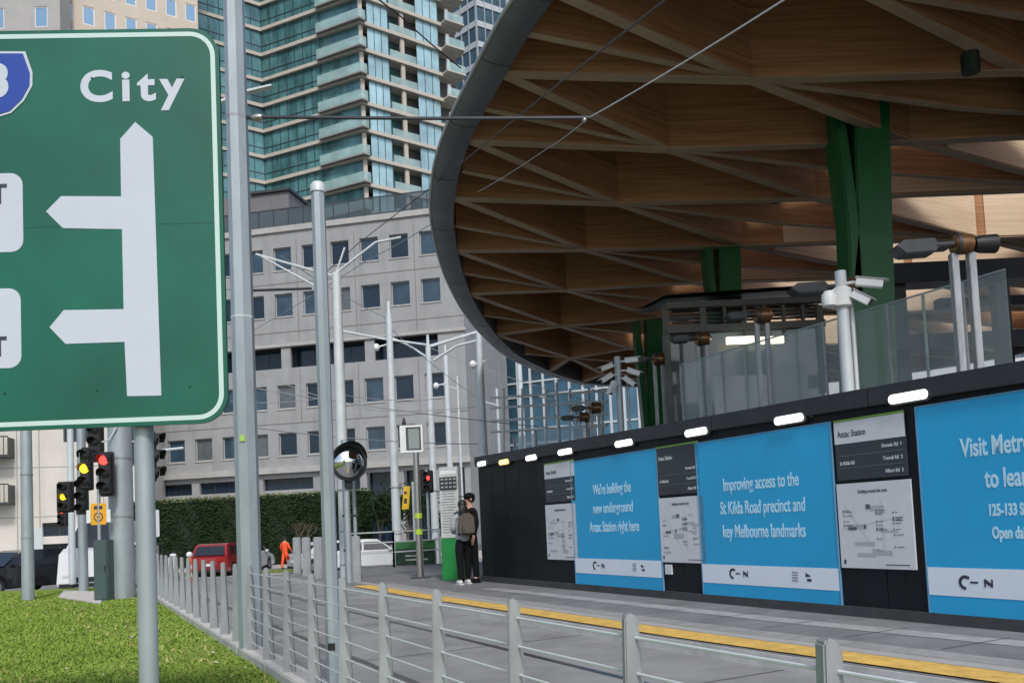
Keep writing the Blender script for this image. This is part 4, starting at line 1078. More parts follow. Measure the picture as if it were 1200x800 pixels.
# ================================================================== POLES
def octpole(px, top, Y, r0, r1, label, ztop=None, n=8, m=GALV, lean=0., name='steel_pole', base=0.0):
    h = (at(px, top, Y).z if ztop is None else ztop); 
    x = gx(px, Y, (at(px, top, Y).z if ztop is None else 2.))
    t = thing(name, label, 'pole', (x, Y, base))
    mb = MB(); mb.tube((0,0,.0),(0,0,h-base),r0,r1,n); mb.build('shaft', m, t, smooth=(40 if n > 10 else 0) or False)
    return t, h-base
xb = gx(295, 10, .0)
t, h = octpole(290, 500, 10.0, .140, .118, 'thickest eight sided galvanised pole standing in the fence line right of the road sign', ztop=10.5)
t.location.x = gx(294, 10, .5)
MB().tube((0,0,.0),(0,0,.03),.2,.2,8).build('base_plate', GALV, t); 
mb = MB()
for i in range(8): a = R(45*i+22); mb.tube((.17*math.cos(a),.17*math.sin(a),.03),(.17*math.cos(a),.17*math.sin(a),.09),.014,.014,6)
mb.build('bolt', STEELD, t); PX1 = t.location.copy()
zc_ = at(290,138,10).z; MB().tube((0,0,zc_-.02),(0,0,zc_+.02),.128,.128,8).build('clamp_band', STEELD, t)
zc2 = at(290,372,10).z; MB().tube((0,0,zc2-.012),(0,0,zc2+.012),.134,.134,8).build('clamp_band', PALEM, t)
zc3 = at(290,515,10).z; MB().plate([(-.03,zc3-.03),(.03,zc3-.03),(.03,zc3+.04),(-.03,zc3+.04)],-.139,-.133).build('green_tag', mat('tag green', (.35,.6,.12), .6), t)
t, h = octpole(370, 222, 7.3, .062, .060, 'slim galvanised pole with flat cap beside the fence, left of the convex mirror', n=8)
t.location.x = gx(392, 7.3, 0.1) - .0
MB().lathe([(.066,-.03),(.066,.03),(.045,.06),(.01,.075)], 16, (0,0,h)).build('cap', PALEM, t, smooth=40)
zz = at(393,756,7.3).z; MB().box(-.03,.03,-.066,-.058,zz-.03,zz+.03).build('black_sticker', BLACK, t)
MB().box(-.012,.012,-.064,-.057,zz-.22,zz+.35).build('service_cover', GALV, t)
MB().tube((0,0,0),(0,0,.02),.11,.11,12).build('base_plate', GALV, t)
# tram mast and traffic pole at 400
t, h = octpole(390, 320, 20.7, .15, .11, 'white tapered tram mast standing behind the convex mirror', n=16, m=PALEM, name='tram_mast'); t.location.x = gx(405, 20.7, 1)
A = at(388,318,20.7); mb = MB()
q1, q2, q3 = at(404,290,20.7), at(296,298,20.7), at(366,324,20.7)
O = Vector((t.location.x, 20.7, 0)); 
top = Vector((t.location.x, 20.7, h))
mb.path([top, at(440,284,20.7), at(470,278,20.7)], .03, 8); mb.path([top, at(404,290,20.7)], .025, 8); mb.path([top+Vector((0,0,-.1)), at(300,298,20.7)], .03, 8); mb.path([at(302,298,20.7), at(370,324,20.7)+Vector((0,0,-.25))], .025, 8)
mb.build('bracket_arm', PALEM, t, world=True)
for z in (.6, 1.4, 2.4): MB().tube((0,0,z),(0,0,z+.04),.155,.155,12).build('band', STEELD, t)
MASTS = []
for (px0, top, pxb, Y, lab) in ((451,368,466,33,'tall pale tram mast in front of the small square office windows'),(503,405,511,38,'pale tram mast behind the tram stop sign'),(523,415,531,45,'thin pale mast just right of the pair before the office corner'),
        (562,392,572,31,'pale tram mast with bracket arm at the office corner'),(611,420,618,44,'pale mast in front of the blue curtain wall building')):
    zt_ = at(px0, top, Y).z; r0 = .19 if Y < 40 else .2
    x = gx(pxb, Y, .5)
    t = thing('tram_mast', lab, 'mast', (x, Y, 0), 0, 'tram masts in the median'); MB().tube((0,0,-.6),(0,0,zt_),r0,r0*.62,12).build('shaft', PALEM, t, smooth=40)
    MB().lathe([(r0*.64,-.3),(r0*.4,0),(r0*.3,.5)],10,(0,0,zt_)).build('finial', PALEM, t, smooth=40)
    for z in (1.2, 3.0): MB().tube((0,0,z),(0,0,z+.05),r0*1.02,r0*1.0,12).build('band', STEELD, t)
    MASTS.append((t, Vector((x, Y, zt_))))
# bracket arms between masts
def arm(i, pts):
    t, tp = MASTS[i]; mb = MB(); mb.path([Vector(p) for p in pts], .045, 6); mb.build('bracket_arm', PALEM, t, world=True)
m0, m1, m2, m3, m4 = [m[1] for m in MASTS]
arm(0, [at(402,388,33), at(450,397,33), at(500,404,33)])
arm(1, [at(455,394,38), at(478,404,38), at(503,420,38)]); arm(1, [at(503,405,38), at(560,388,38)]); 
arm(3, [m3 + Vector((0,0,.1)), at(530,398,31), at(505,406,31)]); arm(3, [m3+Vector((0,0,-.2)), at(535,405,31), at(508,422,31)])
for px, py, Y, i in ((545,407,33,0),(440,407,33,0),(582,427,31,3)):
    c = at(px-5 if i == 3 else (442 if px < 500 else 441), py, Y)
for px, py, Y, lab in ((441,407,33,'white camera dome on the arm left of the first mast'),(511,452,38,'white camera dome on the second mast'),(554,427,31,'white camera dome beside the office corner mast')):
    c = at(px,py,Y); mb = MB().ball((c.x,c.y,c.z), .13, 12, sz=1.2); mb.tube((c.x,c.y,c.z),(c.x+.5,c.y,c.z+.12),.03,.03,6)
    tag(mb.build('dome_camera', WHITE, world=True, smooth=40), lab, 'camera', 'dome cameras on the masts')

# traffic poles on the left
t, h = octpole(128, 400, 22.0, .285, .26, 'widest grey pole behind the grass, right of the traffic lights', ztop=9.5, n=16, name='steel_pole'); t.location.x = gx(141, 22, .2)
t.location.x = gx(144, 20.5, .1); t.location.y = 20.5
MB().tube((0,0,2.0),(0,0,2.05),.29,.29,16).build('band', STEELD, t); MB().tube((0,0,3.4),(0,0,3.45),.29,.29,16).build('band', STEELD, t)
mb = MB().path([(.1,-.27,4.5),(.06,-.31,4.1),(-.1,-.33,3.85),(-.28,-.31,3.8)], .02, 6); mb.build('conduit', PALEM, t)
t, h = octpole(96, 400, 20.0, .13, .11, 'white traffic light pole behind the green signal cluster', ztop=7.5, n=14, name='signal_pole'); t.location.x = gx(98, 24, .3); t.location.y = 24
t2_, h = octpole(30, 400, 21.0, .15, .115, 'grey pole at far left in front of the parked dark car', ztop=8.5, n=14); t2_.location.x = gx(33, 21.5, .3); t2_.location.y = 21.5
for z in (1.6,3.2): MB().tube((0,0,z),(0,0,z+.03),.15,.15,14).build('band', STEELD, t2_)
t3_, h = octpole(80, 400, 30.0, .12, .10, 'thin pale pole behind the amber signals', ztop=9, n=12, m=PALEM); t3_.location.x = gx(84, 30, 2)
# cabinet
c0, c1 = at(117,700,20.2), at(134,700,20.2)
t = thing('signal_cabinet', 'narrow grey green control cabinet leaning against the widest pole', 'cabinet', ((c0.x+c1.x)/2, 20.1, 0))
hh = at(125,632,20.1).z; MB().box(-.165,.165,-.2,.2,0,hh).build('body', mat('cabinet green', (.06,.10,.10), .5, .1, .1, 4), t, bevel=.02)
MB().box(-.14,.14,-.215,-.202,.12,hh-.1).build('door', MATS['cabinet green'], t, bevel=.004); MB().box(.10,.12,-.235,-.217,hh*.5,hh*.5+.14).build('handle', BLACK, t)
MB().box(-.26,.26,-.26,.26,-.0,.06).build('plinth', CONC, t)
# signals
RED = mat('red signal lamp', (.9,.05,.04), .3, emit=(1,.06,.05), estr=2.0); AMB = mat('amber signal lamp', (.9,.6,.02), .3, emit=(1,.62,.03), estr=1.6)
OFF = mat('unlit lens', (.02,.02,.02), .3)
def signal(px, py, Y, label, lit, h=.95, w_=.34, rz=0, board_=True, side=False):
    p = at(px, py, Y); t = thing('traffic_signal', label, 'traffic light', (p.x, Y, p.z-h/2), rz, 'traffic light heads at the crossing')
    if board_: MB().plate(rrect(w_+.08, h+.1, .05, 4, 0, h/2), .06, .07).build('backing_board', BLACK, t)
    MB().box(-w_/2, w_/2, -.1, .055, 0, h).build('housing', BLACK, t, bevel=.02)
    for k in range(3):
        z = h*(5-2*k)/6; r = h*.12
        lm = {'r':0,'a':1}.get(lit, -1) == k
        MB().lathe([(r,0),(r*.7,.02),(.001,.03)], 16, (0,-.101,z), 'Y').build('lens', (RED if k == 0 else AMB) if lm else OFF, t, smooth=30)
        v = MB(); n = 12; vs = []
        for i in range(n+1):
            a = R(-20 + 220*i/n); vs += [(r*1.12*math.cos(a),-.1,z+r*1.12*math.sin(a)),(r*1.12*math.cos(a),-.1-.2*(.6+.4*max(0,math.sin(a))),z+r*1.1*math.sin(a))]
        v.add(vs, [(2*i,2*i+1,2*i+3,2*i+2) for i in range(n)]); v.build('visor', BLACK, t)
    return t
signal(124, 541+14, 19.9, 'traffic light showing red beside the widest grey pole', 'r', .95, .27)
signal(101, 549, 22.5, 'traffic light showing amber above the orange warning sign', 'a', 1.05, .25)
signal(76, 582, 26, 'lower amber traffic light seen at left of the white signal pole', 'a', .85, .42)
signal(97, 582, 23, 'unlit traffic light head below the amber one', '', .95, .3, board_=False)
signal(112, 518, 23.5, 'unlit black signal head highest in the cluster under the road sign', '', 1.0, .34)
signal(177, 535, 17, 'black signal head seen edge on behind the sign post', '', 1.0, .1, rz=R(80))
signal(74, 606, 28, 'small pedestrian signal with dim red lamp at lower left of cluster', 'r', .6, .3, board_=False)
# orange warning sign
p = at(116,602,20); t = thing('warning_sign', 'small square orange yellow warning sign on a thin pole', 'sign', (p.x, 20, 0)); 
YS = mat('sign orange', (.75,.36,.015), .5, 0, .08, 6); hs_ = .26
MB().plate(rrect(.36,.50,.03,4,0,p.z), -.03, -.02).build('face', YS, t)
rg = MB(); 
for i in range(20):
    a, b = R(18*i), R(18*i+18); rg.add([(.11*math.cos(a),-.033,p.z-.07+.11*math.sin(a)),(.11*math.cos(b),-.033,p.z-.07+.11*math.sin(b)),(.085*math.cos(b),-.033,p.z-.07+.085*math.sin(b)),(.085*math.cos(a),-.033,p.z-.07+.085*math.sin(a))],[(0,1,2,3)])
rg.box(-.04,.04,-.034,-.031,p.z-.08,p.z-.05); rg.box(-.012,.012,-.0345,-.031,p.z-.12,p.z-.02); rg.box(-.10,.10,-.034,-.031,p.z+.11,p.z+.19); rg.build('symbol', INK, t)
MB().tube((0,0,0),(0,0,p.z+.9),.04,.04,12).build('post', GALV, t, smooth=40)
MB().box(-.28,-.19,-.03,-.02,p.z-.2,p.z+.1).build('side_plate', WHITE, t); MB().box(.19,.28,-.03,-.02,p.z-.2,p.z+.1).build('side_plate', WHITE, t)
# blank white signs
for (px,py,Y,w_,h_,lab) in ((181,613,30,.36,.95,'blank white panel sign behind the road sign post'),(44,632,40,.5,1.1,'small pale sign with green disc near the dark car')):
    p = at(px,py,Y); t = thing('sign_panel', lab, 'sign', (p.x,Y,0)); MB().plate(rrect(w_,h_,.05,4,0,p.z),-.03,-.01).build('face', mat('plain sign face', (.55,.60,.60), .5), t); MB().tube((0,.02,0),(0,.02,p.z+h_/2),.04,.04,10).build('post', GALV, t)

# ================================================================== MIRROR
p = at(409, 541, 19.2)
t = thing('convex_mirror', 'round convex traffic mirror with black hood mounted behind the slim pole', 'mirror', (p.x, 19.2, 0), R(32)); r = .42
prof = [(r*math.sin(R(a)), r*1.15*(1-math.cos(R(a)))*.9) for a in (3,15,30,45,60,75,90)]
MB().lathe([(pr[0], .22-pr[1]*.9) for pr in prof][::-1], 28, (0,0,p.z), 'Y').build('mirror_face', mat('mirror chrome', (.75,.77,.78), .05, 1.), t, smooth=60)
MB().lathe([(r*1.02,-.04),(r*1.04,0),(r*1.0,.02)], 28, (0,0,p.z), 'Y').build('rim', BLACK, t, smooth=40)
hd_ = MB(); vs = []; n = 14
for i in range(n+1): a = R(10+160*i/n); vs += [(r*1.04*math.cos(a),0,p.z+r*1.04*math.sin(a)),(r*1.04*math.cos(a),-.22*math.sin(a),p.z+r*1.08*math.sin(a))]
hd_.add(vs, [(2*i,2*i+1,2*i+3,2*i+2) for i in range(n)]); hd_.build('hood', BLACK, t)
MB().tube((-.03,.14,PZ),(-.03,.14,p.z+.5),.07,.07,14).build('post', GALV, t, smooth=40); MB().box(-.1,.08,.03,.07,p.z-.6,p.z-.3).build('bracket', BLACK, t)
# orange-green tall signal behind mirror etc.
t = thing('signal_pole', 'twin galvanised poles with control bands below the convex mirror', 'pole', (gx(408,19.9,.5), 19.9, PZ))
MB().tube((0,0,0),(0,0,3.3),.07,.07,14).build('post', GALV, t, smooth=40); MB().tube((.2,0,0),(.2,0,2.4),.045,.045,12).build('post', GALV, t, smooth=40)
MB().box(-.08,.28,-.06,.06,.7,.75).box(-.08,.28,-.06,.06,1.5,1.55).build('band', DARKM, t); MB().box(.04,.14,-.09,-.0,.2,1.0).build('junction_box', GALV, t, bevel=.01)

# ================================================================== TRAM STOP SIGN, TOTEM, SIGNALS
Y = 20.0; xb = gx(493, Y, PZ); 
t = thing('stop_sign_post', 'steel tram stop post with yellow green bands and framed timetable box on top', 'sign post', (xb, Y, PZ)); ht = at(485,530,Y).z - PZ
MB().tube((0,0,0),(0,0,ht),.085,.07,16).build('post', STEEL, t, smooth=40); MB().box(-.22,.22,-.2,.2,0,.025).build('base_plate', DARKM, t)
LIME = mat('lime band', (.42,.60,.06), .5)
for py in (604, 623): z = at(489,py,Y).z-PZ; MB().tube((0,0,z-.06),(0,0,z+.06),.092,.091,16).build('lime_band', LIME, t, smooth=40)
z0, z1 = ht, at(485,498,Y).z-PZ; x0, x1 = at(469,514,Y).x-xb, at(496,514,Y).x-xb
b = MB().box(x0,x1,-.06,.06,z0,z0+.05).box(x0,x1,-.06,.06,z1-.05,z1).box(x0,x0+.14,-.06,.06,z0+.05,z1-.05).box(x1-.05,x1,-.06,.06,z0+.05,z1-.05); b.build('display_frame', WHITE, t)
MB().box(x0+.14,x1-.05,-.04,.04,z0+.05,z1-.05).build('display', mat('display glass', (.05,.07,.08), .1), t); MB().box(x0+.20,x1-.09,-.045,-.041,z0+.09,z1-.09).build('notice', mat('grey notice', (.25,.28,.28), .5), t)
MB().lathe([(.04,0),(.05,.05),(.03,.14),(.005,.2)], 10, (x0+.1,0,z1)).build('finial', BLACK, t)
# yellow push button signal hanging
p = at(475,583,27); t = thing('yellow_sign', 'narrow tilted yellow sign on a bracket beside the tram stop post', 'sign', (p.x,27,0)); 
MB().plate([(-.12,p.z-.38),(.10,p.z-.36),(.17,p.z+.36),(-.03,p.z+.36)],-.05,.0).build('face', mat('sign yellow', (.80,.50,.02), .5, 0, .1, 8), t, bevel=.01)
MB().box(-.03,.06,-.056,-.051,p.z+.12,p.z+.2).box(-.04,.05,-.056,-.051,p.z-.18,p.z-.02).build('symbol', INK, t); MB().tube((.25,.03,0),(.25,.03,p.z+.5),.045,.045,10).build('post', PALEM, t, smooth=40); MB().tube((.06,0,p.z+.2),(.25,.03,p.z+.2),.02,.02,6).build('bracket', BLACK, t)
tt = signal(500, 564, 27, 'pedestrian signal glowing red beside the ticket totem', '', .62, .34, board_=True)
p = at(502,560,27); MB().ball((p.x-tt.location.x, -.115, p.z-tt.location.z), .06, 10, sx=.8, sy=.3, sz=1.3).build('red_figure', RED, tt)
MB().tube((0,.08,-3.0),(0,.08,.7),.045,.045,10).build('post', PALEM, tt, smooth=40)
# totem
Y = 18.7; x0, x1 = gx(518,Y,1.5), gx(541,Y,1.5); wd = x1-x0; ht = at(528,547,Y).z-PZ
t = thing('information_totem', 'tall pale passenger information totem with green base beside the waiting people', 'totem', ((x0+x1)/2, Y, PZ), R(-14))
zg = at(528,630,Y).z-PZ
MB().box(-wd/2,wd/2,-.12,.12,zg,ht).build('panel', mat('totem pale', (.50,.53,.53), .5, 0, .15, 8), t, bevel=.01); MB().box(-wd/2-.01,wd/2+.01,-.13,.13,.0,zg-.003).build('green_base', mat('totem green', (.01,.22,.045), .45, 0, .12, 4), t, bevel=.012)
MB().box(-wd/2+.01,wd/2-.03,-.13,-.122,ht-.5,ht-.22).build('display', BLACK, t)
mb = MB()
for r in range(3):
    for c in range(4): mb.box(-wd/2+.04+c*wd*.22,-wd/2+.04+c*wd*.22+wd*.15,-.134,-.131,ht-.46+r*.085,ht-.42+r*.085)
mb.build('display_text', mat('display text', (.3,.32,.32), .5), t)
mb = MB()
for r in range(16): mb.box(-wd/2+.05,wd/2-.06-.02*(r%3),-.1235,-.1205,zg+.12+r*.06,zg+.135+r*.06)
mb.build('timetable_text', mat('grey print', (.16,.17,.17), .6), t); MB().box(-wd/2+.03,wd/2-.03,-.125,-.1205,ht-.16,ht-.08).build('title_strip', WHITE, t)

# ================================================================== FENCES
PS = STEELD
fence = thing('cable_fence', 'stainless fence of flat rounded posts with thin horizontal rails along the tram track', 'fence', (*fence_pt(0), .1))
SPC = .927
def postmesh():
    w_, d_, h_ = .052, .060, 1.0
    prof = [(-w_/2-.032,0),(w_/2+.032,0),(w_/2,h_-.03),(w_/2-.012,h_-.008),(w_/2-.03,h_),(-w_/2+.012,h_),(-w_/2,h_-.014)]
    return MB().plate(prof, -d_/2, d_/2)
fa = math.atan2(FD.y, FD.x)
pm = None
NR = 9
for i in range(-3, NR+1):
    p = fence_pt(i*SPC) - Vector(fence.location[:2])
    if pm is None: o = postmesh().build('post', PS, fence, bevel=.006); pm = o
    else: o = pm.copy(); COL.objects.link(o); o.parent = fence
    o.location = (p.x, p.y, 0); o.rotation_euler = (0, 0, R(4)+random.uniform(-.02,.02))
    bp = MB().box(-.05,.05,-.08,.08,0,.012).build('base_plate', STEELD, o) if i == -3 else None
for k in range(7):
    z = .13 + k*.13; mb = MB()
    for i in range(-3, NR):
        a_, b_ = fence_pt(i*SPC), fence_pt((i+1)*SPC); mb.tube((*a_, z+.1), (*b_, z+.1), .0062, .0062, 6)
    mb.build('rail', mat('bright rail', (.62,.65,.67), .4, .2), fence, world=True)
proto = None
for i in range(NR+1, 23):
    p = fence_pt(i*SPC)
    nth = i-NR
    lab = 'grey steel bollard number by number in the row at the lawn kerb'
    labs = ['first bollard past the cable rails, beside the thickest pole', 'second bollard past the cable rails']
    lab = ['nearest','second nearest','third nearest','fourth nearest','fifth nearest','sixth nearest','seventh','eighth','ninth','tenth','eleventh','twelfth','farthest'][nth-1] + ' of the flat steel bollards lining the lawn kerb left of the thickest pole'
    if proto is None:
        proto = thing('bollard', lab, 'bollard', (*p, .1), R(3), 'flat steel bollards lining the lawn kerb'); postmesh().build('post', PS, proto, bevel=.006); MB().box(-.06,.06,-.09,.09,-.001,.012).build('base_plate', STEELD, proto)
    else: dup(proto, (*p, .1), R(3)+random.uniform(-.04,.04), lab)
# railings on the far platform end
def railing(pts, h, label, nr=2, z0=PZ, sp_=1.5):
    t = thing('hand_railing', label, 'railing', (pts[0][0], pts[0][1], z0)); mb = MB()
    for a_, b_ in zip(pts, pts[1:]):
        a_, b_ = Vector(a_), Vector(b_); L_ = (b_-a_).length; n = max(1, round(L_/sp_))
        for i in range(n+1): p = a_+(b_-a_)*i/n; mb.box(p.x-.03,p.x+.03,p.y-.03,p.y+.03,z0,z0+h)
        for k in range(nr): z = z0+h*(1-k/max(nr,1)*.85)-.02; mb.beam(a_, b_, .045, z-.02, z+.02)
    mb.build('frame', STEEL if h < 1.05 else PALEM, t, world=True); return t
def gp(px, py, z=PZ): p = on(px, py, z); return (p.x, p.y)
railing([gp(412,668), gp(462,664), gp(516,660)], 1.1, 'pale tubular railing across the far platform end in front of the white cars', 3)
# platform end posts
for i, (px, py, lab) in enumerate(((349,672,'leftmost steel post at the tapered platform end'),(360,675,'second steel post at the tapered platform end'),(374,678,'third steel post at the tapered platform end'),(418,682,'steel post on the platform edge right of the slim pole'))):
    x, y = gp(px, py); t = thing('platform_post', lab, 'post', (x, y, PZ), 0, 'steel posts at the platform end'); MB().box(-.11,.11,-.06,.06,0,1.05).build('post', PS, t, bevel=.02); MB().box(-.14,.14,-.1,.1,0,.012).build('base_plate', STEELD, t)
# green banner on railing
p = at(487,648,27); t = thing('banner', 'dark green banner with white lettering tied to the far railing', 'banner', (p.x,27,PZ)); W_ = at(511,648,27).x-at(464,648,27).x; H_ = at(487,635,27).z-at(487,664,27).z; zz = p.z-PZ-H_/2
MB().box(-W_/2,W_/2,-.02,.0,zz,zz+H_).build('cloth', mat('banner dark green', (.012,.045,.025), .7, 0, .2, 3), t); MB().box(-W_/2,W_/2,-.024,-.0205,zz+H_*.7,zz+H_).build('green_top', mat('banner green', (.03,.16,.04), .7), t)
mb = MB()
for k, z in enumerate((.22,.38)): mb.box(-W_*.25,W_*(.30-.1*k),-.0245,-.0205,zz+H_*z,zz+H_*z+.05)
mb.build('print', mat('banner print', (.4,.45,.4), .6), t); MB().box(-W_/2-.04,-W_/2,-.02,.02,0,zz+H_+.1).box(W_/2,W_/2+.04,-.02,.02,0,zz+H_+.1).build('stake', PALEM, t)
# delineators
OR = mat('orange plastic', (.75,.14,.02), .5)
for px, lab in ((182,'striped orange delineator post nearest the road sign post'),(203,'striped orange delineator post left of the red car'),(222,'small white topped delineator beside the red car')):
    Y = 32; x = gx(px, Y, .6); t = thing('delineator', lab, 'delineator', (x,Y,0), 0, 'striped delineators on the road'); MB().lathe([(.22,0),(.22,.05),(.09,.07),(.08,1.0),(.04,1.05)],12).build('tube', OR, t, smooth=40)
    for z in (.3,.6): MB().lathe([(.092,z),(.090,z+.14)],12).build('band', WHITE, t, smooth=40)
    MB().ball((0,0,1.12),.12,10).build('reflector', WHITE, t, smooth=60)

# ================================================================== CABLES
def cable(name, pts, r, label, m=DARKM, sag=0):
    mb = MB(); P = []
    for a_, b_ in zip(pts, pts[1:]):
        for i in range(12): t_ = i/12; q_ = a_.lerp(b_, t_); q_ = q_ - Vector((0,0,sag*4*t_*(1-t_))); P.append(q_)
    P.append(pts[-1]); mb.path(P, r, 6); return tag(mb.build(name, m, world=True), label, 'cable')
zc_ = at(292,137,10).z
E = at(690,138,9.6)
cable('span_wire', [Vector((PX1.x+.12,10,zc_)), at(500,139,9.8), E], .022, 'thick horizontal span wire from the thickest pole across the canopy rim', DARKM)
tag(MB().ball(tuple(at(302,138,10)), .045, 10, sx=2.2).build('wire_clamp', STEEL, world=True, smooth=60), 'pale turnbuckle where the thick span wire meets the thickest pole', 'clamp'); tag(MB().ball(tuple(at(685,141,9.6)), .03, 8).build('wire_clamp', STEEL, world=True, smooth=60), 'small clamp at the right end of the thick span wire', 'clamp')
cable('contact_wire', [E, at(925,-4,6.5)], .008, 'thin pale wire rising right from the end of the span wire', PALEM, .02)
cable('contact_wire', [E, at(640,175,12), at(560,225,16)], .006, 'thin wire descending left from the end of the span wire', STEELD, .02)
cable('contact_wire', [at(785,-4,7), at(640,110,12), at(524,205,18), at(420,285,26), at(370,330,30)], .012, 'long dark contact wire crossing the canopy rim down to the slim pole top', BLACK, .0)
cable('contact_wire', [at(374,-60,9), at(470,20,11), at(540,80,13)], .010, 'thin dark wire crossing the teal tower toward the canopy', BLACK, .02)
cable('contact_wire', [at(512,258,24), at(430,305,28), at(300,385,34), at(270,410,36)], .014, 'thin dark wire across the office windows below the mast bracket', STEELD, .05)
cable('span_wire', [Vector((PX1.x,10,at(300,340,10).z)), at(365,338,10.5)], .016, 'short dark span wire between the thickest pole and the slim pole', BLACK)
cable('contact_wire', [at(270,470,30), at(400,462,30), at(520,466,32)], .012, 'slack wire in front of the third window row', STEELD, .15)
cable('contact_wire', [at(300,436,30), at(430,480,31), at(560,476,33)], .012, 'lowest slack wire in front of the office', STEELD, .1)
# street lights poking out
p = at(305,104,14); mb = MB().plate([(p.x-.3,p.z-.05),(p.x-.28,p.z-.01),(p.x+.18,p.z+.075),(p.x+.2,p.z+.05)],14,14.12); mb.tube((p.x-.9,14.1,p.z-.2),(p.x-.3,14.1,p.z-.02),.035,.035,8)
tag(mb.build('street_light', PALEM, world=True), 'pale street light head poking out behind the thickest pole', 'street light')
mb = MB(); p = at(200,527,30); mb.path([p+Vector((-.8,0,-.3)), p+Vector((-.3,0,0)), p+Vector((.45,0,.05))], .05, 8); tag(mb.build('street_light', PALEM, world=True), 'small curved lamp arm below the road sign corner', 'street light')

# ================================================================== VEHICLES
GLS = mat('car glass', (.015,.02,.024), .06, 0, spec=.9); TYR = mat('tyre rubber', (.02,.02,.02), .8); RIM = mat('wheel rim', (.35,.36,.37), .35, .7)
TL = mat('tail lamp red', (.35,.02,.02), .25); HL = mat('headlamp clear', (.6,.62,.62), .15)
def car(kind, label, px, Y, rz, paint, L_=4.4, W_=1.8, H_=1.5, suv=False, van=False, z=0., x=None):
    t = thing(kind, label, 'van' if van else 'car', (gx(px, Y, .5) if x is None else x, Y, z), rz)
    # local: length along x (front +x)
    if van: top = [(-L_/2+.05,H_*.55),(-L_/2+.15,H_-.05),(-L_/2+.35,H_),(L_/2-1.5,H_),(L_/2-.75,H_*.60)]
    elif suv: top = [(-L_/2+.08,H_*.62),(-L_/2+.38,H_-.08),(-L_/2+.6,H_-.01),(-.1,H_),(.35,H_-.06),(1.05,H_*.63)]
    else: top = [(-L_/2+.55,H_*.62),(-L_/2+1.1,H_-.05),(-.5,H_),(.1,H_-.03),(.95,H_*.62)]
    hz_ = H_*.63
    bprof = [(-L_/2+.02,.28),(-L_/2,.5),(-L_/2+.03,hz_-.06),(-L_/2+.12,hz_)] + ([] if van else []) + [(L_/2-1.1 if not van else L_/2-.6,hz_),(L_/2-.25,hz_-.17),(L_/2-.04,.55),(L_/2,.32),(L_/2-.1,.22),(-L_/2+.1,.22)]
    # body with wheel arches
    arch = []
    def arcpts(cx):
        return [(cx+.37*math.cos(R(a)), .31+.37*math.sin(R(a))) for a in range(-14, 195, 26)]
    lower = bprof[:-2] + [(L_/2-.1,.22)] + arcpts(L_/2-.85) + arcpts(-L_/2+.85) + [(-L_/2+.1,.22)]
    MB().plate(lower, -W_/2, W_/2).build('body', paint, t, bevel=.06, smooth=35)
    # greenhouse
    n = len(top); base = [(top[0][0]-.02,hz_-.03)] + top + [(top[-1][0]+.03,hz_-.03)]
    vs = []
    for (x_, z_) in base:
        k = 1-.16*(max(0,z_-hz_)/(H_-hz_)); vs.append((x_, -W_/2*k*.97, z_))
    for (x_, z_) in base:
        k = 1-.16*(max(0,z_-hz_)/(H_-hz_)); vs.append((x_, W_/2*k*.97, z_))
    m = len(base)
    MB().add(vs, [tuple(range(m))[::-1], tuple(range(m,2*m))] + [(i,(i+1)%m,(i+1)%m+m,i+m) for i in range(m)]).build('cabin', paint, t, bevel=.05, smooth=35)
    wy = lambda z_: W_/2*(1-.16*(z_-hz_)/(H_-hz_))*.97+.006
    zb_, zt_ = hz_+.04, H_-.13
    def side(xa, xb, sa=0., sb=0.):
        for s in (-1,1):
            MB().add([(xa,s*wy(zb_),zb_),(xb,s*wy(zb_),zb_),(xb+sb,s*wy(zt_),zt_),(xa+sa,s*wy(zt_),zt_)],[(0,1,2,3)]).build('side_window', GLS, t)
    if van: side(L_/2-2.1, L_/2-1.1, 0, -.35)
    elif suv: side(-L_/2+.45,-.95,.2,0); side(-.87,.02); side(.1,.85,0,-.42)
    else: side(-L_/2+.95,-.6,.3,0); side(-.52,.75,0,-.55)
    xa, za = top[-1]; xb_, zb2 = top[-2]
    e = .012
    MB().add([(xa+e+.01,-wy(za)*.88,za+.04),(xa+e+.01,wy(za)*.88,za+.04),(xb_+e+.03,wy(zb2)*.88,zb2-.01),(xb_+e+.03,-wy(zb2)*.88,zb2-.01)],[(0,1,2,3)]).build('windscreen', GLS, t)
    xa, za = top[0]; xb_, zb2 = top[1]
    MB().add([(xa-e-.02,-wy(za)*.85,za+.05),(xa-e-.02,wy(za)*.85,za+.05),(xb_-e-.02,wy(zb2)*.85,zb2-.05),(xb_-e-.02,-wy(zb2)*.85,zb2-.05)],[(0,1,2,3)]).build('rear_window', GLS, t)
    for cx in (L_/2-.85,-L_/2+.85):
        for s in (-1,1):
            w__ = thing('wheel','', '', (cx, s*(W_/2-.12), .31)); del w__['label']; del w__['category']; w__.parent = t
            MB().lathe([(.2,-.1),(.31,-.1),(.325,-.05),(.325,.05),(.31,.1),(.2,.1)],20,(0,0,0),'Y').build('tyre', TYR, w__, smooth=40)
            rm__ = MB().lathe([(.06,-.11),(.19,-.103),(.2,-.06),(.2,.06),(.19,.103),(.06,.11)],14,(0,0,0),'Y'); rm__.build('rim', RIM, w__, smooth=30)
    for s in (-1,1):
        MB().box(-L_/2-.015,-L_/2+.1,s*(W_/2-.32)-.14,s*(W_/2-.32)+.24*1,hz_-.28,hz_-.1).build('tail_lamp', TL, t, bevel=.02)
        MB().box(L_/2-.22,L_/2-.03,s*(W_/2-.36)-.18,s*(W_/2-.36)+.18,.56,.70).build('headlight', HL, t, bevel=.03)
        MB().box(.62,.80,s*(W_/2+.08)-.08,s*(W_/2+.08)+.08,hz_-.01,hz_+.13).build('wing_mirror', paint, t, bevel=.03)
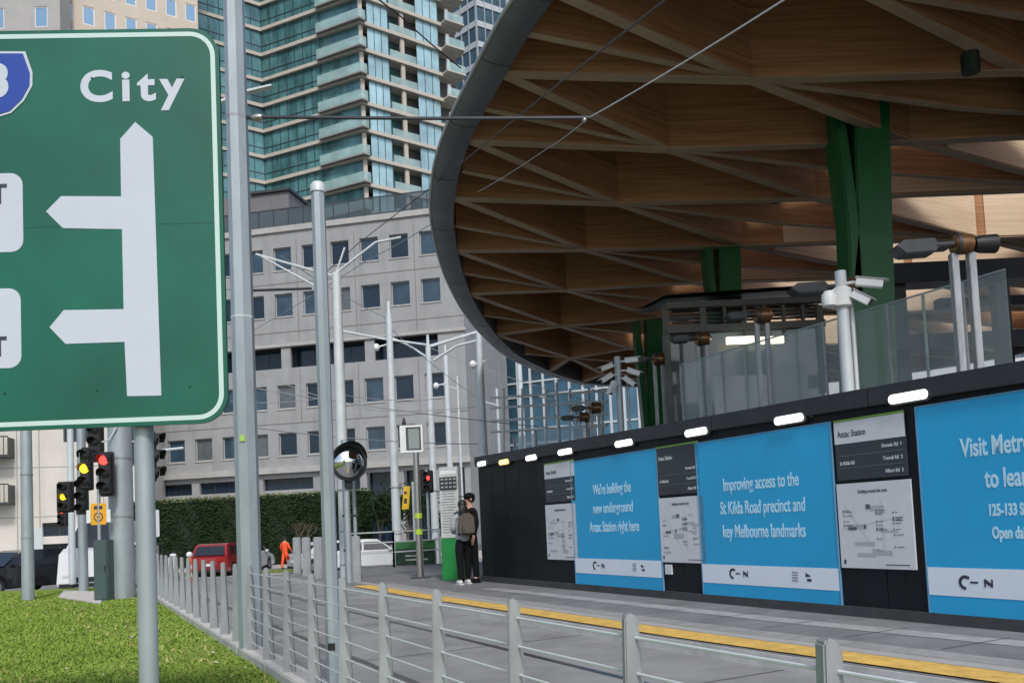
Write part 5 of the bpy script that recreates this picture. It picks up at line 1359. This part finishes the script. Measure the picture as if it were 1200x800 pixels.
    MB().box(-L_/2-.02,-L_/2+.05,-.22,.22,.52,.64).build('number_plate', WHITE, t)
    MB().box(-L_/2-.012,L_/2+.008,-W_/2+.1,W_/2-.1,.24,.36).build('bumper_trim', BLACK, t, bevel=.01)
    MB().box(L_/2-.04,L_/2+.012,-.45,.45,.40,.58).build('grille', BLACK, t, bevel=.01)
    return t
PBK = mat('black car paint', (.02,.023,.027), .2, .2, coat=1.); PRD = mat('dark red car paint', (.30,.016,.022), .25, .2, coat=1.); PWH = mat('white car paint', (.62,.64,.65), .3, coat=.8)
car('parked_car', 'black car at the far left edge beyond the grass, partly behind the grey pole', 18, 31, R(-112), PBK, 4.5, 1.85, 1.55, suv=True)
car('red_car', 'dark red hatchback with black rear window seen from behind beside the hedge', 264, 43, R(86), PRD, 4.0, 1.85, 1.6, suv=True)
car('white_car', 'white car stopped just ahead of the dark red hatchback', 287, 46.5, R(86), PWH, 4.3, 1.8, 1.55, suv=True)
car('white_car', 'white hatchback with dark windows behind the far platform railing', 440, 40.5, R(8), PWH, 4.0, 1.75, 1.5)
car('white_car', 'white car mostly hidden behind the twin poles under the mirror', 392, 41.5, R(30), PWH, 4.2, 1.75, 1.5)
car('white_van', 'tall white van behind the traffic lights at left', 131, 33, R(-84), PWH, 5.2, 2.0, 2.55, van=True)
# white waste bags / barriers right of white car
t = thing('scooter', 'white parked motor scooter partly hidden right of the road sign post', 'scooter', (gx(186,26,.5),26,0), R(70))
for cx in (-.62,.62): MB().lathe([(.12,-.05),(.22,-.055),(.24,0),(.22,.055),(.12,.05)],16,(cx,0,.24),'Y').build('wheel', TYR, t, smooth=40)
MB().plate([(-.75,.45),(-.7,.85),(-.1,.82),(.0,.4),(.35,.35),(.55,.95),(.62,.95),(.5,.25),(-.3,.2)],-.16,.16).build('body', PWH, t, bevel=.04, smooth=40)
MB().plate([(-.7,.86),(-.1,.83),(-.1,.9),(-.68,.95)],-.14,.14).build('seat', BLACK, t, bevel=.03); MB().tube((.5,-.32,1.05),(.5,.32,1.05),.02,.02,8).build('handlebar', BLACK, t); MB().tube((.5,.3,1.05),(.52,.34,1.3),.01,.01,6).ball((.52,.34,1.34),.06,8,sy=1.2,sx=.3).build('mirror', BLACK, t)

# ================================================================== PEOPLE
def skin_mesh(name, J, E, m, parent, sub=2, root=0):
    me = bpy.data.meshes.new(name); me.from_pydata([j[:3] for j in J], E, []); o = bpy.data.objects.new(name, me); COL.objects.link(o)
    md = o.modifiers.new('skin', 'SKIN'); md.use_smooth_shade = True
    for i, j in enumerate(J):
        r = j[3]; me.skin_vertices[0].data[i].radius = (r if not isinstance(r, tuple) else r[0], r if not isinstance(r, tuple) else r[1])
    me.skin_vertices[0].data[root].use_root = True
    s = o.modifiers.new('sub', 'SUBSURF'); s.levels = sub; s.render_levels = sub
    dg = bpy.context.evaluated_depsgraph_get(); nm = bpy.data.meshes.new_from_object(o.evaluated_get(dg)); bpy.data.objects.remove(o)
    nm.materials.clear(); nm.materials.append(m); 
    for p in nm.polygons: p.use_smooth = True
    r = bpy.data.objects.new(name, nm); COL.objects.link(r); r.parent = parent; return r
SK = mat('skin', (.50,.30,.21), .6)
def person(loc, rz, label, H_=1.7, top=None, trous=None, shoes=None, hair=None, lean=0., arms='down', sleeve=True, long_hair=False, cap=None, name='person', stance=.1, hood=False):
    t = thing(name, label, 'person', loc, rz); k = H_/1.7       # faces -y locally
    hz__ = .90; sh = 1.40
    sx = .085
    # body: pelvis0 spine chest neck head, arms, legs
    def armp(s):
        if arms == 'down': return [(s*.18,.0,sh-.02,.055),(s*.225,.02,1.14,.042),(s*.22,-.05,.90,.032),(s*.215,-.075,.80,(.028,.04))]
        if arms == 'front': return [(s*.18,.0,sh-.02,.055),(s*.22,.02,1.13,.045),(s*.12,-.20,1.06,.034),(s*.04,-.25,1.08,(.03,.035))]
        return [(s*.18,.0,sh-.02,.055),(s*.27,.0,1.15,.042),(s*.30,-.14,.98,.034),(s*.30,-.2,.92,(.03,.035))]
    J = [(0,0,hz__,(.12,.09)),(0,.0,1.08,(.11,.08)),(0,-.01,1.27,(.16,.11)),(0,0,1.41,(.10,.075)),(0,.0,1.49,.052),(0,-.012,1.56,(.062,.075)),(0,-.01,1.64,(.075,.088)),(0,0,1.68,(.045,.055))]
    E = [(0,1),(1,2),(2,3),(3,4),(4,5),(5,6),(6,7)]
    limbs = {}
    for s in (-1,1):
        b = len(J); ap = armp(s); J += ap; E += [(3,b),(b,b+1),(b+1,b+2),(b+2,b+3)]
        b2 = len(J); yy = stance*s
        J += [(s*.09,0,.84,(.085,.09)),(s*.10,yy*.5,.47,.058),(s*.105,yy,.10,.038),(s*.115,yy-.12,.035,(.035,.028))]; E += [(0,b2),(b2,b2+1),(b2+1,b2+2),(b2+2,b2+3)]
        # fingers
        hx,hy,hz2 = ap[3][:3]; dv = (Vector(ap[3][:3])-Vector(ap[2][:3])).normalized()
        sidev = dv.cross(Vector((s,0,0))).normalized() if abs(dv.x) < .9 else Vector((0,0,1))
        for q_ in range(4):
            f0 = Vector((hx,hy,hz2)) + sidev*(q_-1.5)*.019; f1 = f0+dv*(.05+.008*(q_ in (1,2))); f2 = f1 + dv*.028 + Vector((-s*.012,0,0)); bi = len(J)
            J += [(*f1,.0085),(*f2,.007)]; E += [(b+3,bi),(bi,bi+1)]
        th = Vector((hx,hy,hz2)) + sidev*.04 + dv*.015; J.append((*th,.0095)); E.append((b+3,len(J)-1))
    JJ = [(j[0]*k,j[1]*k,j[2]*k,(j[3][0]*k,j[3][1]*k) if isinstance(j[3],tuple) else j[3]*k) for j in J]
    skin_mesh('body', JJ, E, SK, t, 1)
    g = .014
    def S(j, e): return (j[0]*k,j[1]*k,j[2]*k, tuple((r+e)*k for r in (j[3] if isinstance(j[3],tuple) else (j[3],j[3]))))
    TJ = [S((0,0,.80,(.155,.12)),g),S((0,0,1.08,(.14,.105)),g+.01),S((0,-.01,1.27,(.165,.12)),g+.01),S((0,0,1.40,(.11,.08)),g),S((0,.0,1.455,.06),.006)]; TE = [(0,1),(1,2),(2,3),(3,4)]
    for s in (-1,1):
        ap = armp(s); b = len(TJ); TJ += [S(ap[0],g),S(ap[1],g+.004),S(ap[2],g)] if sleeve else [S(ap[0],g)]; TE += [(3,b)] + ([(b,b+1),(b+1,b+2)] if sleeve else [])
    skin_mesh('jacket', TJ, TE, top, t, 2)
    LJ = [S((0,0,.90,(.135,.105)),.012),S((0,0,1.0,(.12,.09)),.008)]; LE = [(0,1)]
    for s in (-1,1):
        yy = stance*s; b = len(LJ); LJ += [S((s*.09,0,.80,(.09,.095)),.01),S((s*.10,yy*.5,.47,.066),.012),S((s*.105,yy,.09,.05),.012)]; LE += [(0,b),(b,b+1),(b+1,b+2)]
    skin_mesh('trousers', LJ, LE, trous, t, 2)
    for s in (-1,1):
        yy = stance*s; mb = MB().ball(((s*.112)*k,(yy-.06)*k,.048*k),.075*k,14,sx=.68,sy=1.85,sz=.68); mb.box((s*.112-.05)*k,(s*.112+.05)*k,(yy-.19)*k,(yy+.07)*k,0,.022*k); mb.build('shoe', shoes, t, smooth=50)
    hp = MB().ball((0,.018*k,1.635*k),.104*k,18,sx=.86,sy=.98,sz=1.0); hp.build('hair', hair, t, smooth=60)
    if long_hair: MB().ball((0,.075*k,1.50*k),.105*k,16,sx=1.0,sy=.6,sz=1.5).build('long_hair', hair, t, smooth=60)
    if cap: MB().ball((0,.005*k,1.665*k),.112*k,18,sx=.9,sy=1.02,sz=.72).box(-.07*k,.07*k,-.20*k,-.08*k,1.66*k,1.675*k).build('cap', cap, t, smooth=50)
    # face
    fm = MB()
    fm.ball((0,-.105*k,1.605*k),.016*k,8,sx=.8,sy=1.2,sz=1.4); fm.build('nose', SK, t, smooth=60)
    for s in (-1,1): MB().ball((s*.03*k,-.09*k,1.63*k),.011*k,8,sy=.6).build('eye', INK, t, smooth=60); MB().ball((s*.082*k,.0,1.61*k),.022*k,8,sx=.4,sz=1.3).build('ear', SK, t, smooth=60)
    MB().ball((0,-.093*k,1.565*k),.02*k,8,sx=1.2,sy=.4,sz=.3).build('mouth', mat('lip', (.35,.13,.11), .5), t, smooth=60)
    return t
GJ = mat('light grey jacket', (.30,.32,.34), .85, 0, .15, 14, .2); BKC = mat('black cloth', (.008,.009,.011), .9, 0, .3, 14, .2, spec=.15); WS = mat('white shoe', (.65,.65,.66), .5); BH = mat('black hair', (.012,.010,.010), .5)
pw = Vector((gx(544,17.2,PZ+.8), 17.2, PZ))
person((pw.x-.02, pw.y, PZ), R(205), 'person in light grey jacket and white shoes, back turned, standing by the totem', 1.66, GJ, BKC, WS, BH, long_hair=True, arms='front', stance=.06)
pb = Vector((gx(552,17.55,PZ+.8), 17.55, PZ))
person((pb.x, pb.y, PZ), R(-60), 'taller person all in black with a dark cap beside the person in light grey', 1.8, BKC, BKC, BKC, BH, cap=BKC, arms='down', stance=.04)
# backpack held on back (local +y side of the wearer)
bk = thing('backpack', 'grey brown backpack worn by the person in the light grey jacket', 'backpack', (pw.x-.02, pw.y, PZ), R(205))
BP = mat('grey brown bag cloth', (.10,.085,.072), .8, 0, .2, 20, .2)
mb = MB().plate([(-.15,.98),(.15,.98),(.165,1.1),(.155,1.32),(.10,1.42),(-.10,1.42),(-.155,1.32),(-.165,1.1)], .125, .30); mb.build('main_pocket', BP, bk, bevel=.045, smooth=50)
MB().plate([(-.11,1.01),(.11,1.01),(.12,1.2),(-.12,1.2)], .303, .355).build('front_pocket', BP, bk, bevel=.02, smooth=50)
for s in (-1,1): MB().path([(s*.10,.13,1.40),(s*.11,.02,1.46),(s*.12,-.125,1.40),(s*.125,-.15,1.2),(s*.13,.0,1.02),(s*.12,.13,1.0)], .017, 8).build('strap', DARKM, bk)
HV = mat('orange safety cloth', (.85,.10,.025), .8, 0, .15, 10)
wpz = .0; wx = gx(334, 46, .4)
person((wx, 46, 0), R(160), 'distant road worker in bright orange safety clothing crossing near the hedge', 1.72, HV, HV, BKC, BH, arms='out', stance=.16)
# small litter on platform
p = on(698,692,PZ); tag(MB().box(p.x-.07,p.x+.07,p.y-.05,p.y+.05,PZ+.005,PZ+.035).build('litter', WHITE, world=True, bevel=.01), 'crumpled white litter at the foot of the hoarding', 'litter')

t = thing('light_blocking_wall', 'unseen dark wall added at right to block light under the canopy', 'building', (24, 12, 0))  # unseen wall, added to keep side light out from under the canopy
MB().box(0, 3, -16, 20, 0, 9).build('wall', mat('blocking wall dark', (.05,.052,.055), .7, 0, .1, 1), t)
struct(MB().prism([tuple(gg[:2]) for gg in (on(68,700,.065), on(118,708,.065), on(122,694,.065), on(75,692,.065))], .0, .09).build('pole_pad', mat('pad concrete', (.5,.48,.44), .9, 0, .1, 3)))

for o_, w_, y1_ in ((office, W, 14), (pale, W2, 12), (gbd, W5, 14), (ro, W6, 10)):
    MB().box(0.02, w_-.02, .02, y1_, -.7, -.001 if o_ is not office else .0).build('footing', mat('footing concrete', (.2,.2,.2), .9), o_)
for o_ in [o for o in bpy.data.objects if o.parent is None]:
    nm = o_.name.split('.')[0]
    if nm in ('hedge','tree','shrub','parked_car','red_car','white_car','white_van','scooter','delineator','person') and o_.location.y > 24.5:
        o_.location.z += -.5*min(1, (o_.location.y-24.5)/11.5)
# more overhead wires and distant poles in the middle distance
for k, (p_, q_, lab) in enumerate((((330,300,26),(452,372,33),'thin wire from the slim pole to the first tram mast'),((452,380,33),(565,470,40),'thin wire falling right from the first tram mast'),
        ((300,455,25),(690,505,30),'thin wire crossing low behind the tram stop sign'),((505,408,38),(690,470,34),'thin wire from the second mast toward the blue glass building'),
        ((566,395,31),(700,458,27),'thin wire from the office corner mast under the canopy tip'),((290,500,24),(560,520,30),'lowest thin wire in front of the lower office windows'))):
    cable('contact_wire', [at(*p_), at(*q_)], .014, lab, STEELD, .12)
for (px, top, Y, lab) in ((585,455,40,'thin pale pole left in front of the blue curtain wall'),(655,448,36,'thin pale pole under the canopy tip'),(540,440,50,'thin far pole between office corner and second mast'),(676,470,33,'short pale pole right of the canopy tip')):
    zt_ = at(px, top, Y).z; t = thing('thin_pole', lab, 'pole', (gx(px, Y, 5), Y, -.5)); MB().tube((0,0,0),(0,0,zt_+.5),.09,.06,10).build('shaft', PALEM, t, smooth=40); MB().tube((0,0,zt_-.3),(-.9,0,zt_+.0),.035,.03,6).build('arm', PALEM, t)
